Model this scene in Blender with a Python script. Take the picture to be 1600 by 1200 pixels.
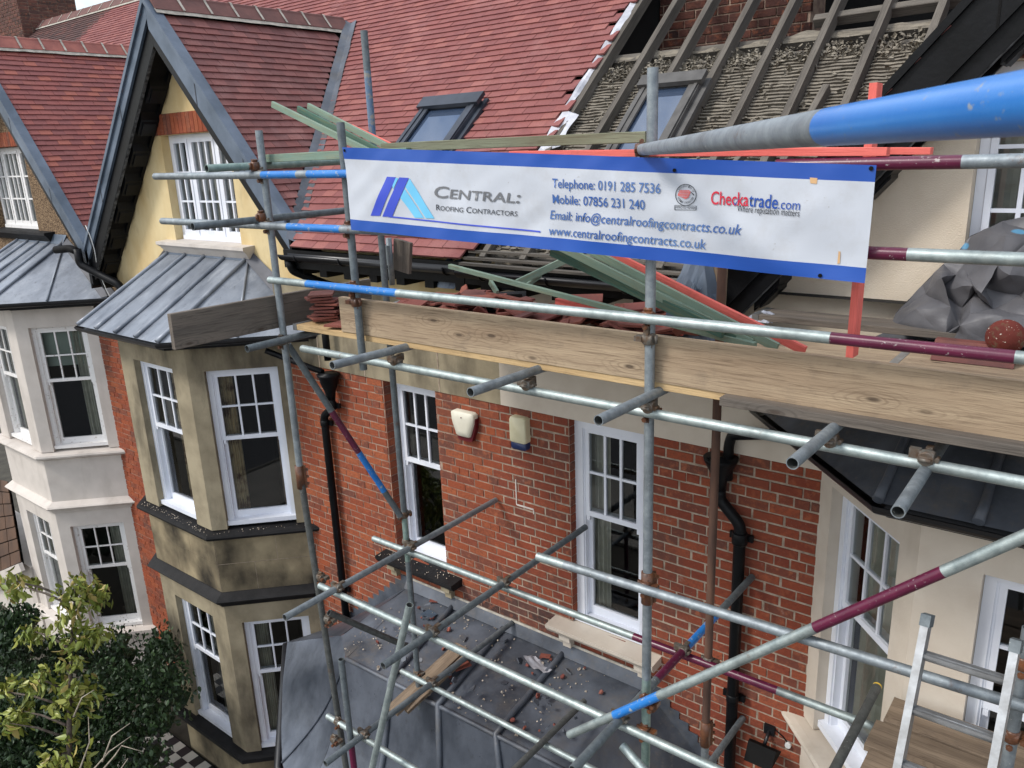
import bpy, bmesh, math, random
from mathutils import Vector, Matrix, noise
from mathutils.geometry import tessellate_polygon
random.seed(7)
for o in list(bpy.data.objects): bpy.data.objects.remove(o)
sc = bpy.context.scene
G = 7.65                      # eye height above the ground; heights below are given from eye level
# ------------------------------------------------------------------ camera
CAM_R = ((0.78508693, 0.61819969, -0.03830996), (0.14515351, -0.24376261, -0.95891097), (-0.602137, 0.74726765, -0.28110869))
RX, RY, RZ = Vector(CAM_R[0]), Vector(CAM_R[1]), Vector(CAM_R[2])
FPX = 1249.535
EYE = Vector((0, -5.0, 0))
cam = bpy.data.cameras.new('camera'); camo = bpy.data.objects.new('camera', cam); sc.collection.objects.link(camo)
cam.sensor_width = 36; cam.lens = FPX/1600*36; cam.clip_start = 0.05; cam.clip_end = 500
mw = Matrix.Identity(4)
for i in range(3):
    mw[i][0] = RX[i]; mw[i][1] = -RY[i]; mw[i][2] = -RZ[i]; mw[i][3] = (EYE + Vector((0, 0, G)))[i]
camo.matrix_world = mw
cam.dof.use_dof = True; cam.dof.focus_distance = 5.2; cam.dof.aperture_fstop = 18.0
sc.camera = camo
# ------------------------------------------------------------------ sky, sun, exposure
SUN_EL, SUN_AZ = math.radians(46), math.radians(-146)   # sun stands up-left in front of the facade
sd = Vector((math.sin(SUN_AZ)*math.cos(SUN_EL), math.cos(SUN_AZ)*math.cos(SUN_EL), math.sin(SUN_EL)))
w = bpy.data.worlds.new('World'); sc.world = w; w.use_nodes = True
wn, wl = w.node_tree.nodes, w.node_tree.links; wn.clear()
sky = wn.new('ShaderNodeTexSky'); sky.sky_type = 'NISHITA'; sky.sun_disc = False
sky.sun_elevation = SUN_EL; sky.sun_rotation = SUN_AZ; sky.air_density = 1.3; sky.dust_density = 2.0
tc = wn.new('ShaderNodeTexCoord'); cn = wn.new('ShaderNodeTexNoise'); cn.inputs['Scale'].default_value = 2.6; cn.inputs['Detail'].default_value = 7; cn.inputs['Roughness'].default_value = .58
mp = wn.new('ShaderNodeMapping'); mp.inputs['Scale'].default_value = (1, 1, 2.2)
cr = wn.new('ShaderNodeValToRGB'); cr.color_ramp.elements[0].position = .38; cr.color_ramp.elements[1].position = .60
mx = wn.new('ShaderNodeMix'); mx.data_type = 'RGBA'; mx.inputs['B'].default_value = (9.6, 10.1, 10.8, 1)
bg = wn.new('ShaderNodeBackground'); bg.inputs['Strength'].default_value = .12
wo = wn.new('ShaderNodeOutputWorld')
wl.new(tc.outputs['Generated'], mp.inputs[0]); wl.new(mp.outputs[0], cn.inputs['Vector']); wl.new(cn.outputs['Fac'], cr.inputs[0]); wl.new(cr.outputs[0], mx.inputs['Factor'])
wl.new(sky.outputs[0], mx.inputs['A']); wl.new(mx.outputs['Result'], bg.inputs[0]); wl.new(bg.outputs[0], wo.inputs[0])
sl = bpy.data.lights.new('sun', 'SUN'); sl.energy = 1.7; sl.angle = math.radians(13); sl.color = (1, .965, .91)
so = bpy.data.objects.new('sun', sl); sc.collection.objects.link(so); so.location = sd*30; so.rotation_euler = sd.to_track_quat('Z', 'Y').to_euler()
vs = sc.view_settings; vs.view_transform = 'Standard'; vs.look = 'None'; vs.gamma = 1; vs.exposure = 0.5; vs.use_curve_mapping = False
sc.render.engine = 'CYCLES'

# ------------------------------------------------------------------ measuring helpers (pixel of the 1600x1200 photo -> point on a plane)
def ray(x, y): return RX*(x-800) + RY*(y-600) + RZ*FPX
def onY(x, y, Y=0.0): d = ray(x, y); return EYE + d*((Y-EYE.y)/d.y)
def onX(x, y, X): d = ray(x, y); return EYE + d*((X-EYE.x)/d.x)
def onZ(x, y, Z): d = ray(x, y); return EYE + d*((Z-EYE.z)/d.z)
def atdepth(x, y, dep): return EYE + ray(x, y)*(dep/FPX)
def px(P):
    v = Vector(P)-EYE; z = v.dot(RZ)
    return (v.dot(RX)/z*FPX+800, v.dot(RY)/z*FPX+600, z)
RS, RE_Y, RE_Z = .847, -.3, -.78      # main roof: slope, eaves line
def roofz(Y): return RE_Z + RS*(Y-RE_Y)
def onroof(x, y, lift=0):
    d = ray(x, y); t = (RE_Z+lift+RS*(EYE.y-RE_Y)-EYE.z)/(d.z-RS*d.y); return EYE+d*t

# ------------------------------------------------------------------ materials
def lin(c): return tuple(((v/255)/12.92 if v/255 <= .04045 else ((v/255+.055)/1.055)**2.4) for v in c)
MATS = {}
class N:
    def __init__(s, name):
        s.m = bpy.data.materials.new(name); s.m.use_nodes = True; s.n = s.m.node_tree.nodes; s.l = s.m.node_tree.links
        s.b = s.n['Principled BSDF']; s.geo = None
        MATS[name] = s.m
    def pos(s):
        if not s.geo: s.geo = s.n.new('ShaderNodeNewGeometry')
        return s.geo.outputs['Position']
    def obj(s): return s.n.new('ShaderNodeTexCoord').outputs['Object']
    def mapped(s, src, scale=(1, 1, 1), rot=(0, 0, 0)):
        m = s.n.new('ShaderNodeMapping'); m.inputs['Scale'].default_value = scale; m.inputs['Rotation'].default_value = rot; s.l.new(src, m.inputs[0]); return m.outputs[0]
    def noise(s, vec, scale, detail=4, rough=.55, dist=0):
        t = s.n.new('ShaderNodeTexNoise'); t.inputs['Scale'].default_value = scale; t.inputs['Detail'].default_value = detail
        t.inputs['Roughness'].default_value = rough; t.inputs['Distortion'].default_value = dist; s.l.new(vec, t.inputs['Vector']); return t.outputs['Fac']
    def ramp(s, fac, lo, hi, inv=False):
        r = s.n.new('ShaderNodeMapRange'); r.inputs['From Min'].default_value = lo; r.inputs['From Max'].default_value = hi
        if inv: r.inputs['To Min'].default_value = 1; r.inputs['To Max'].default_value = 0
        s.l.new(fac, r.inputs['Value']); return r.outputs[0]
    def math(s, op, a, b=None):
        m = s.n.new('ShaderNodeMath'); m.operation = op
        for i, v in enumerate((a, b)):
            if v is None: continue
            if isinstance(v, (int, float)): m.inputs[i].default_value = v
            else: s.l.new(v, m.inputs[i])
        return m.outputs[0]
    def mix(s, fac, a, b):
        m = s.n.new('ShaderNodeMix'); m.data_type = 'RGBA'
        for k, v in (('Factor', fac), ('A', a), ('B', b)):
            if isinstance(v, (int, float)): m.inputs[k].default_value = v
            elif isinstance(v, tuple): m.inputs[k].default_value = (*v, 1)
            else: s.l.new(v, m.inputs[k])
        return m.outputs['Result']
    def rnd(s):
        o = s.n.new('ShaderNodeObjectInfo').outputs['Random']; a = s.n.new('ShaderNodeAttribute'); a.attribute_name = 'rnd'
        return s.math('FRACT', s.math('ADD', o, a.outputs['Fac']))
    def out(s, col, rough=.6, metal=0, bump=None, spec=.5, bdist=.01):
        for k, v in (('Base Color', col), ('Roughness', rough), ('Metallic', metal)):
            if isinstance(v, tuple): s.b.inputs[k].default_value = (*v, 1)
            elif isinstance(v, (int, float)): s.b.inputs[k].default_value = v
            else: s.l.new(v, s.b.inputs[k])
        s.b.inputs['Specular IOR Level'].default_value = spec
        if bump is not None:
            h, st = bump; b = s.n.new('ShaderNodeBump'); b.inputs['Strength'].default_value = st; b.inputs['Distance'].default_value = bdist
            s.l.new(h, b.inputs['Height']); s.l.new(b.outputs[0], s.b.inputs['Normal'])
        return s.m
def simple(name, c1, c2=None, scale=6, rough=.6, metal=0, bs=0, bscale=40, spec=.5, lo=.35, hi=.65, src='pos', sc3=(1, 1, 1), bdist=.01):
    n = N(name); v = n.pos() if src == 'pos' else n.obj()
    v = n.mapped(v, sc3)
    col = lin(c1) if c2 is None else n.mix(n.ramp(n.noise(v, scale, 6), lo, hi), lin(c1), lin(c2))
    return n.out(col, rough, metal, (n.noise(v, bscale, 5), bs) if bs else None, spec, bdist)
def brick_mat(name, cols, dark, rough=.85):
    n = N(name); r = n.rnd(); p = n.pos()
    r2 = n.math('FRACT', n.math('MULTIPLY', r, 7.31)); r3 = n.math('FRACT', n.math('MULTIPLY', r, 23.7))
    c = n.mix(r, lin(cols[0]), lin(cols[1])); c = n.mix(n.ramp(r2, .6, 1), c, lin(cols[2])); c = n.mix(n.math('MULTIPLY', n.ramp(r3, .62, .98), .85), c, lin(dark))
    g = n.noise(p, 48, 6, .7); c = n.mix(n.math('MULTIPLY', n.ramp(g, .42, .70), n.math('ADD', n.math('MULTIPLY', r2, .55), .1)), c, lin((88, 56, 52)))
    g2 = n.noise(p, 17, 5, .65); c = n.mix(n.math('MULTIPLY', n.ramp(g2, .50, .72), n.math('MULTIPLY', r3, .6)), c, lin((190, 112, 76)))
    st = n.noise(n.mapped(p, (1, 1, .6)), 1.7, 7, .62); c = n.mix(n.math('MULTIPLY', n.ramp(st, .50, .72), .55), c, lin((84, 60, 54)))
    ef = n.noise(p, 8, 8, .75); c = n.mix(n.math('MULTIPLY', n.ramp(ef, .60, .76), .4), c, lin((184, 160, 148)))
    sp = n.noise(p, 140, 2); c = n.mix(n.ramp(sp, .74, .78), c, lin((206, 190, 176)))
    return n.out(c, rough, 0, (n.math('ADD', g, g2), .7), .25)
brick_mat('brick_old', [(150, 78, 50), (134, 68, 48), (162, 90, 58)], (104, 68, 58))
brick_mat('brick_repointed', [(140, 70, 48), (126, 62, 46), (152, 80, 54)], (102, 68, 58))
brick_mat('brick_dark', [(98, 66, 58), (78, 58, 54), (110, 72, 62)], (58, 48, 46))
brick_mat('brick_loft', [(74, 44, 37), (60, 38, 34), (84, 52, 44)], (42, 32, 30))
simple('mortar', (176, 160, 142), (132, 116, 102), 14, .95, bs=.5, bscale=120)
simple('mortar_old', (170, 148, 130), (118, 94, 82), 9, .95, bs=.5, bscale=120)
def tile_mat(name, a, b, c3, pale, palamt=.5, moss=0.0):
    n = N(name); r = n.rnd(); p = n.pos()
    c = n.mix(n.ramp(r, 0, .6), lin(a), lin(b)); c = n.mix(n.ramp(r, .8, .92), c, lin(c3))
    st = n.noise(p, 2.2, 6, .6); c = n.mix(n.math('MULTIPLY', n.ramp(st, .5, .72), palamt), c, lin(pale))
    g = n.noise(p, 70, 4, .6); c = n.mix(n.math('MULTIPLY', n.ramp(g, .5, .8), .35), c, lin((70, 44, 44)))
    if moss: c = n.mix(n.math('MULTIPLY', n.ramp(n.noise(p, 11, 6, .7), .58, .74), moss), c, lin((88, 82, 70)))
    return n.out(c, .78, 0, (g, .35), .3)
tile_mat('tile_new', (136, 82, 78), (126, 76, 74), (144, 90, 84), (160, 114, 110), .4, .3)
tile_mat('tile_gable', (126, 80, 76), (112, 74, 72), (134, 88, 83), (158, 122, 118), .45, .4)
tile_mat('tile_neighbour', (144, 84, 78), (128, 78, 76), (154, 92, 80), (146, 96, 90), .3, .1)
tile_mat('tile_far', (88, 62, 58), (74, 54, 52), (100, 66, 60), (110, 84, 76), .4, .3)
tile_mat('clay_loose', (144, 84, 70), (122, 68, 60), (106, 66, 60), (124, 92, 84), .5, .3)
simple('ridge_clay', (154, 92, 80), (132, 76, 68), 6, .75, bs=.2)
simple('ridge_old', (112, 74, 68), (92, 62, 58), 6, .8, bs=.2)
simple('cement', (186, 180, 168), (150, 144, 134), 12, .95, bs=.6, bscale=60)
n = N('stone_tan'); p = n.pos(); pv = n.mapped(p, (1, 1, .35))
c = n.mix(n.ramp(n.noise(p, 3, 6), .35, .65), lin((158, 147, 124)), lin((130, 120, 100)))
c = n.mix(n.math('MULTIPLY', n.ramp(n.noise(pv, 1.7, 7, .6), .49, .66), .7), c, lin((52, 48, 43)))
n.out(c, .9, 0, (n.noise(p, 60, 6), .3), .2)
n = N('stone_sooty'); p = n.pos(); pv = n.mapped(p, (1, 1, .3))
c = n.mix(n.ramp(n.noise(p, 3, 6), .35, .65), lin((160, 146, 118)), lin((128, 116, 94)))
c = n.mix(n.math('MULTIPLY', n.ramp(n.noise(n.mapped(p, (1, 1, .75)), 1.6, 5, .5), .44, .66), .93), c, lin((34, 32, 30)))
n.out(c, .9, 0, (n.noise(p, 60, 6), .3), .2)
simple('stone_black', (15, 15, 17), (30, 29, 30), 7, .7, bs=.3, bscale=50, spec=.3)
n = N('stone_white'); p = n.pos(); pv = n.mapped(p, (1, 1, .25))
c = n.mix(n.ramp(n.noise(p, 4, 6), .3, .7), lin((206, 198, 190)), lin((192, 184, 176)))
c = n.mix(n.math('MULTIPLY', n.ramp(n.noise(pv, 3, 7, .6), .55, .75), .4), c, lin((138, 128, 118)))
n.out(c, .7, 0, (n.noise(p, 70, 5), .15), .3)
n = N('stone_cream'); p = n.pos(); pv = n.mapped(p, (1, 1, .25))
c = n.mix(n.ramp(n.noise(p, 4, 6), .3, .7), lin((206, 196, 182)), lin((192, 180, 165)))
c = n.mix(n.math('MULTIPLY', n.ramp(n.noise(pv, 3.4, 7, .6), .58, .76), .3), c, lin((150, 136, 118)))
n.out(c, .65, 0, (n.noise(p, 70, 5), .12), .3)
n = N('render_yellow'); p = n.pos(); pv = n.mapped(p, (1, 1, .5))
c = n.mix(n.ramp(n.noise(pv, 2.2, 7, .6), .35, .68), lin((214, 195, 152)), lin((194, 168, 120)))
c = n.mix(n.math('MULTIPLY', n.ramp(n.noise(pv, 5, 6, .6), .6, .75), .35), c, lin((150, 130, 96)))
n.out(c, .85, 0, (n.noise(p, 60, 6), .25), .2)
n = N('render_cream'); p = n.pos()
c = n.mix(n.ramp(n.noise(p, 3, 6), .3, .7), lin((218, 206, 188)), lin((204, 190, 170)))
n.out(c, .9, 0, (n.noise(p, 130, 3), .55), .2)
n = N('pebbledash'); p = n.pos(); vo = n.n.new('ShaderNodeTexVoronoi'); vo.inputs['Scale'].default_value = 60; n.l.new(p, vo.inputs['Vector'])
c = n.mix(n.ramp(vo.outputs['Distance'], .1, .6), lin((176, 150, 118)), lin((92, 74, 58))); n.out(c, .95, 0, (vo.outputs['Distance'], .8), .2)
# weathered lead
n = N('lead'); p = n.pos(); pv = n.mapped(p, (1, 1, .5))
c = n.mix(n.ramp(n.noise(pv, 2.4, 7, .62), .34, .66), lin((60, 66, 76)), lin((98, 104, 115)))
c = n.mix(n.math('MULTIPLY', n.ramp(n.noise(p, 16, 6, .7), .55, .75), .5), c, lin((62, 62, 66)))
n.out(c, n.math('ADD', n.math('MULTIPLY', n.noise(p, 5, 5), .5), .12), .45, (n.noise(p, 7, 4), .35), .6)
n = N('lead_bay'); p = n.pos(); pv = n.mapped(p, (1, .45, .45))
c = n.mix(n.ramp(n.noise(pv, 3.2, 7, .62), .32, .66), lin((96, 102, 112)), lin((148, 154, 163)))
c = n.mix(n.math('MULTIPLY', n.ramp(n.noise(p, 18, 7, .72), .56, .72), .6), c, lin((66, 67, 71)))
c = n.mix(n.math('MULTIPLY', n.ramp(n.noise(pv, 7, 6, .6), .58, .72), .5), c, lin((176, 180, 186)))
n.out(c, n.math('ADD', n.math('MULTIPLY', n.noise(p, 5, 5), .4), .22), .3, (n.noise(p, 7, 4), .35), .6)
n = N('lead_dark'); p = n.pos()
c = n.mix(n.ramp(n.noise(p, 2.0, 7, .62), .35, .68), lin((58, 62, 70)), lin((100, 106, 116)))
c = n.mix(n.math('MULTIPLY', n.ramp(n.noise(p, 22, 6, .7), .58, .72), .45), c, lin((120, 112, 100)))
c = n.mix(n.math('MULTIPLY', n.ramp(n.noise(p, 3.3, 8, .7), .52, .70), .55), c, lin((106, 98, 88)))
n.out(c, n.math('ADD', n.math('MULTIPLY', n.noise(p, 5, 5), .5), .3), .15, (n.noise(p, 6, 4), .4), .5)
n = N('lead_clean'); p = n.pos()
c = n.mix(n.ramp(n.noise(p, 2.6, 6), .35, .68), lin((72, 84, 98)), lin((104, 116, 132))); n.out(c, .5, .2, (n.noise(p, 9, 4), .15), .5)
simple('lead_charcoal', (46, 48, 54), (70, 72, 80), 4, .55, .2, bs=.3, bscale=9)  # darkest grey of the lead materials
simple('black_paint', (11, 12, 14), (19, 20, 23), 5, .42, bs=.15, bscale=30, spec=.18)
simple('lit_edge', (86, 88, 90), (30, 31, 33), 18, .8, lo=.4, hi=.6)  # weathered board edge, painted paler as if it caught the light
simple('black_plastic', (16, 17, 20), (28, 28, 32), 6, .35)
simple('black_matt', (10, 10, 11), (19, 18, 18), 6, .7, bs=.3, bscale=25, spec=.15)
simple('white_paint', (228, 231, 238), (214, 218, 228), 3, .35)
simple('white_flaky', (226, 224, 222), (176, 168, 158), 22, .55, lo=.6, hi=.72, bs=.25)
simple('curtain', (206, 202, 188), (176, 172, 160), 5, .9)
simple('curtain_pattern', (206, 186, 150), (120, 90, 66), 7, .9, lo=.45, hi=.6)
simple('curtain_red', (70, 20, 22), (40, 12, 14), 6, .9)
simple('blind', (150, 160, 150), (140, 150, 142), 3, .8)
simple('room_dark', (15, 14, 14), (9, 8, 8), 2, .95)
simple('room_mid', (96, 84, 72), (70, 60, 52), 2, .95)
n = N('glass'); nt = n.m.node_tree; nt.nodes.remove(n.b)
gl = nt.nodes.new('ShaderNodeBsdfGlossy'); gl.inputs['Roughness'].default_value = .015; gl.inputs['Color'].default_value = (.95, .97, 1, 1)
tr = nt.nodes.new('ShaderNodeBsdfTransparent'); tr.inputs['Color'].default_value = (.80, .84, .84, 1)
fr = nt.nodes.new('ShaderNodeFresnel'); fr.inputs['IOR'].default_value = 1.55
ms = nt.nodes.new('ShaderNodeMixShader'); nt.links.new(fr.outputs[0], ms.inputs[0]); nt.links.new(tr.outputs[0], ms.inputs[1]); nt.links.new(gl.outputs[0], ms.inputs[2])
nt.links.new(ms.outputs[0], nt.nodes['Material Output'].inputs[0])
n = N('roof_glass'); nt = n.m.node_tree; n.out(lin((60, 74, 96)), .04, 0, None, 1.0); n.b.inputs['Coat Weight'].default_value = 1; n.b.inputs['Coat Roughness'].default_value = .02; n.b.inputs['Coat IOR'].default_value = 2.2
# scaffold steel
def steel(name, a, b, rough=.42, metal=.75):
    n = N(name); p = n.pos(); g = n.noise(p, 22, 6, .65)
    c = n.mix(n.ramp(g, .35, .68), lin(a), lin(b)); c = n.mix(n.math('MULTIPLY', n.ramp(n.noise(p, 60, 6, .7), .62, .74), .5), c, lin((90, 74, 62)))
    c = n.mix(n.math('MULTIPLY', n.ramp(n.noise(p, 3.1, 5, .6), .52, .68), .45), c, lin((84, 86, 86)))
    sp = n.noise(p, 110, 2, .5); c = n.mix(n.math('MULTIPLY', n.ramp(sp, .70, .74), n.ramp(n.noise(p, 4, 3), .45, .6)), c, lin((200, 198, 190)))
    c = n.mix(n.math('MULTIPLY', n.ramp(n.noise(p, 9, 7, .72), .63, .72), .7), c, lin((104, 72, 50)))
    return n.out(c, n.math('ADD', n.math('MULTIPLY', n.noise(p, 40, 4), .3), rough-.12), metal, (n.noise(p, 160, 3), .08), .5)
steel('galvanised', (122, 130, 136), (152, 160, 164), .52, .55)
steel('galvanised_bright', (142, 154, 154), (176, 186, 184), .48, .6)
steel('steel_dull', (92, 100, 104), (120, 128, 132), .58, .45)
steel('steel_dark', (74, 76, 74), (98, 100, 98), .62, .35)
steel('steel_teal', (116, 140, 134), (150, 168, 160), .5, .5)
def worn(name, a, b, under, lo=.60, hi=.66):
    n = N(name); p = n.pos(); g = n.noise(p, 26, 7, .7)
    c = n.mix(n.ramp(n.noise(p, 8, 4), .3, .7), lin(a), lin(b)); k = n.math('MAXIMUM', n.ramp(g, lo, hi), n.math('MULTIPLY', n.ramp(n.noise(p, 90, 3, .6), .64, .70), n.ramp(n.noise(p, 6, 4), .45, .6))); c = n.mix(k, c, lin(under))
    return n.out(c, n.math('ADD', n.math('MULTIPLY', k, .15), .3), 0, (g, .06), .5)
worn('paint_blue', (30, 108, 184), (44, 122, 196), (150, 160, 166), .58, .62)
worn('paint_blue_near', (30, 108, 184), (40, 118, 192), (140, 146, 148), .66, .70)
worn('paint_blue_dull', (74, 104, 140), (92, 116, 140), (140, 136, 126), .5, .6)
worn('paint_maroon', (96, 28, 58), (78, 22, 48), (160, 150, 148), .64, .68)
worn('rust', (112, 70, 44), (82, 54, 40), (60, 44, 36), .5, .7)
simple('rust_post', (104, 74, 58), (74, 54, 46), 12, .8, sc3=(1, 1, .2), bs=.3)
simple('coupler_steel', (112, 110, 104), (96, 74, 56), 26, .5, .4, bs=.2)
# timber: grain runs along the object's own x axis
def wood(name, a, b, dark, knots=True, rough=.8, grain=1.0):
    n = N(name); o = n.obj()
    wv = n.mapped(o, (.9, 9, 9)); d = n.noise(wv, 1.3, 3, .5)
    gv = n.mapped(o, (1.6, 42, 42)); g = n.noise(gv, 3, 6, .62, .8)
    c = n.mix(n.ramp(d, .3, .7), lin(a), lin(b)); c = n.mix(n.math('MULTIPLY', n.ramp(g, .48, .72), .75*grain), c, lin(dark))
    if knots:
        sx = n.n.new('ShaderNodeSeparateXYZ'); n.l.new(o, sx.inputs[0]); cx_ = n.n.new('ShaderNodeCombineXYZ'); n.l.new(n.math('ADD', n.math('MULTIPLY', sx.outputs[0], 2.1), n.math('MULTIPLY', n.n.new('ShaderNodeObjectInfo').outputs['Random'], 37)), cx_.inputs[0]); n.l.new(n.math('MULTIPLY', n.math('ADD', sx.outputs[1], sx.outputs[2]), 6.5), cx_.inputs[1])
        vo = n.n.new('ShaderNodeTexVoronoi'); vo.voronoi_dimensions = '2D'; vo.inputs['Scale'].default_value = 1; vo.inputs['Randomness'].default_value = 1; n.l.new(cx_.outputs[0], vo.inputs['Vector'])
        rg = n.math('SINE', n.math('MULTIPLY', n.math('ADD', vo.outputs['Distance'], n.math('MULTIPLY', d, .25)), 62))
        rgm = n.math('MULTIPLY', n.ramp(rg, .4, .9), n.ramp(vo.outputs['Distance'], .08, .5, True)); kn = n.ramp(n.noise(vo.outputs['Position'], 3.7, 1), .52, .56); rgm = n.math('MULTIPLY', rgm, n.math('ADD', n.math('MULTIPLY', kn, .7), .12)); c = n.mix(n.math('MULTIPLY', rgm, .5), c, lin(dark))
        c = n.mix(n.math('MULTIPLY', n.math('MULTIPLY', n.ramp(vo.outputs['Distance'], .035, .08, True), .8), n.math('ADD', n.math('MULTIPLY', kn, .8), .15)), c, lin((62, 50, 42)))
    c = n.mix(n.math('MULTIPLY', n.ramp(n.noise(n.pos(), 5, 6, .7), .55, .75), .4), c, lin((92, 84, 78)))
    return n.out(c, rough, 0, (g, .35), .25)
wood('board', (176, 156, 130), (146, 126, 104), (98, 80, 64))
wood('board_grey', (122, 112, 102), (94, 88, 82), (58, 52, 48))
wood('board_edge', (206, 178, 134), (180, 150, 108), (136, 108, 78), False)
wood('rafter', (116, 110, 102), (88, 83, 77), (50, 47, 43), False, .9)
wood('green_batten', (138, 158, 142), (110, 132, 118), (140, 134, 104), False)
wood('mossy_batten', (140, 146, 124), (112, 112, 92), (84, 76, 60), True)
wood('green_dark', (84, 116, 102), (62, 92, 82), (116, 116, 84), False)
wood('red_batten', (232, 124, 114), (218, 104, 94), (196, 92, 82), False)
wood('plank_old', (150, 132, 112), (116, 100, 84), (64, 52, 44))
n = N('lath'); p = n.pos(); c = n.mix(n.ramp(n.noise(n.mapped(p, (2, 14, 14)), 3, 6, .65), .35, .68), lin((142, 134, 121)), lin((92, 87, 79))); n.out(c, .95, 0, (n.noise(p, 50, 6, .7), .6), .15)
simple('lath_gap', (92, 86, 78), (62, 58, 53), 9, .95, bs=.5)
simple('plaster_bits', (146, 138, 124), (104, 98, 88), 12, .95, bs=.5)
n = N('vinyl'); p = n.pos(); c = n.mix(n.math('MULTIPLY', n.ramp(n.noise(p, 6, 7, .7), .5, .78), .4), lin((192, 197, 206)), lin((162, 160, 158)))
c = n.mix(n.math('MULTIPLY', n.ramp(n.noise(p, 55, 4, .6), .68, .74), .5), c, lin((140, 134, 128)))
vn = N('vinyl_mark')
n.out(c, .38, 0, None, .5); MATS['vinyl'] = n.m
simple('print_blue', (30, 76, 162), (36, 84, 170), 2, .4)
simple('print_royal', (62, 82, 196), None, 2, .4); simple('print_sky', (112, 194, 232), None, 2, .4); simple('print_grey', (108, 110, 114), None, 2, .4)
simple('print_navy', (46, 88, 158), (96, 128, 176), 2.2, .4); simple('print_black', (46, 50, 58), None, 2, .4); simple('print_red', (204, 42, 66), None, 2, .4); simple('print_pink', (222, 112, 110), None, 2, .4)
simple('print_rust', (206, 166, 120), None, 2, .5)
n = N('tarpaulin'); p = n.pos(); c = n.mix(n.ramp(n.noise(p, 4, 5), .3, .7), lin((98, 97, 100)), lin((78, 78, 82)))
vo = n.n.new('ShaderNodeTexVoronoi'); vo.inputs['Scale'].default_value = 2.6; n.l.new(n.mapped(p, (1, 1, 1.6)), vo.inputs['Vector']); c = n.mix(n.ramp(vo.outputs['Distance'], .07, .10, True), c, lin((84, 136, 168)))
n.out(c, .5, 0, (n.noise(p, 22, 5, .6), .25), .4)
simple('membrane', (206, 206, 212), (170, 172, 180), 9, .6, bs=.3)
simple('grey_plastic_bag', (132, 136, 148), (160, 164, 174), 9, .35)
simple('box_cream', (226, 222, 206), (212, 206, 186), 4, .4); simple('box_yellowed', (226, 218, 186), (208, 200, 166), 4, .4); simple('box_red', (96, 18, 30), None, 4, .3); simple('box_navy', (38, 52, 92), None, 4, .4)
simple('aluminium', (188, 190, 192), (160, 160, 160), 14, .38, .8, bs=.1, bscale=60)
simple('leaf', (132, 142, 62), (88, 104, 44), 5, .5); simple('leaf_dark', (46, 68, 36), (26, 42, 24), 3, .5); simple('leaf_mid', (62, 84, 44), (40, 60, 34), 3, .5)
n = N('leaf_tree'); r = n.rnd(); c = n.mix(n.ramp(r, 0, .7), lin((104, 120, 50)), lin((146, 148, 66))); c = n.mix(n.ramp(r, .8, .95), c, lin((176, 158, 96))); n.out(c, .4, 0, None, .5)  # yellow-green leaves of the small tree
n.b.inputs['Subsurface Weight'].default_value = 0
n = N('leaf_hedge'); r = n.rnd(); c = n.mix(r, lin((58, 80, 44)), lin((26, 42, 24))); n.out(c, .45, 0, None, .4)  # dark green leaves of the hedge and ivy
simple('bark', (96, 86, 76), (64, 54, 48), 20, .9, bs=.5); simple('twig', (176, 166, 150), (140, 128, 114), 20, .9)
simple('asphalt', (84, 84, 86), (70, 70, 72), 5, .9, bs=.4, bscale=90); simple('flagstone', (164, 158, 148), (140, 136, 128), 1.5, .85)
simple('soil', (78, 74, 64), (60, 56, 48), 4, .95, bs=.5); simple('paving_black', (28, 28, 32), None, 3, .4); simple('paving_white', (190, 186, 176), None, 3, .4)
simple('brown_tile', (92, 66, 48), (72, 52, 40), 3, .6)
simple('crumbs', (210, 200, 184), (150, 130, 112), 30, .95)
simple('wire', (40, 40, 42), None, 3, .6); simple('wire_white', (206, 206, 204), None, 3, .5); simple('yellow_cap', (214, 178, 60), None, 3, .5)
def mat(k): return MATS[k]

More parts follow.
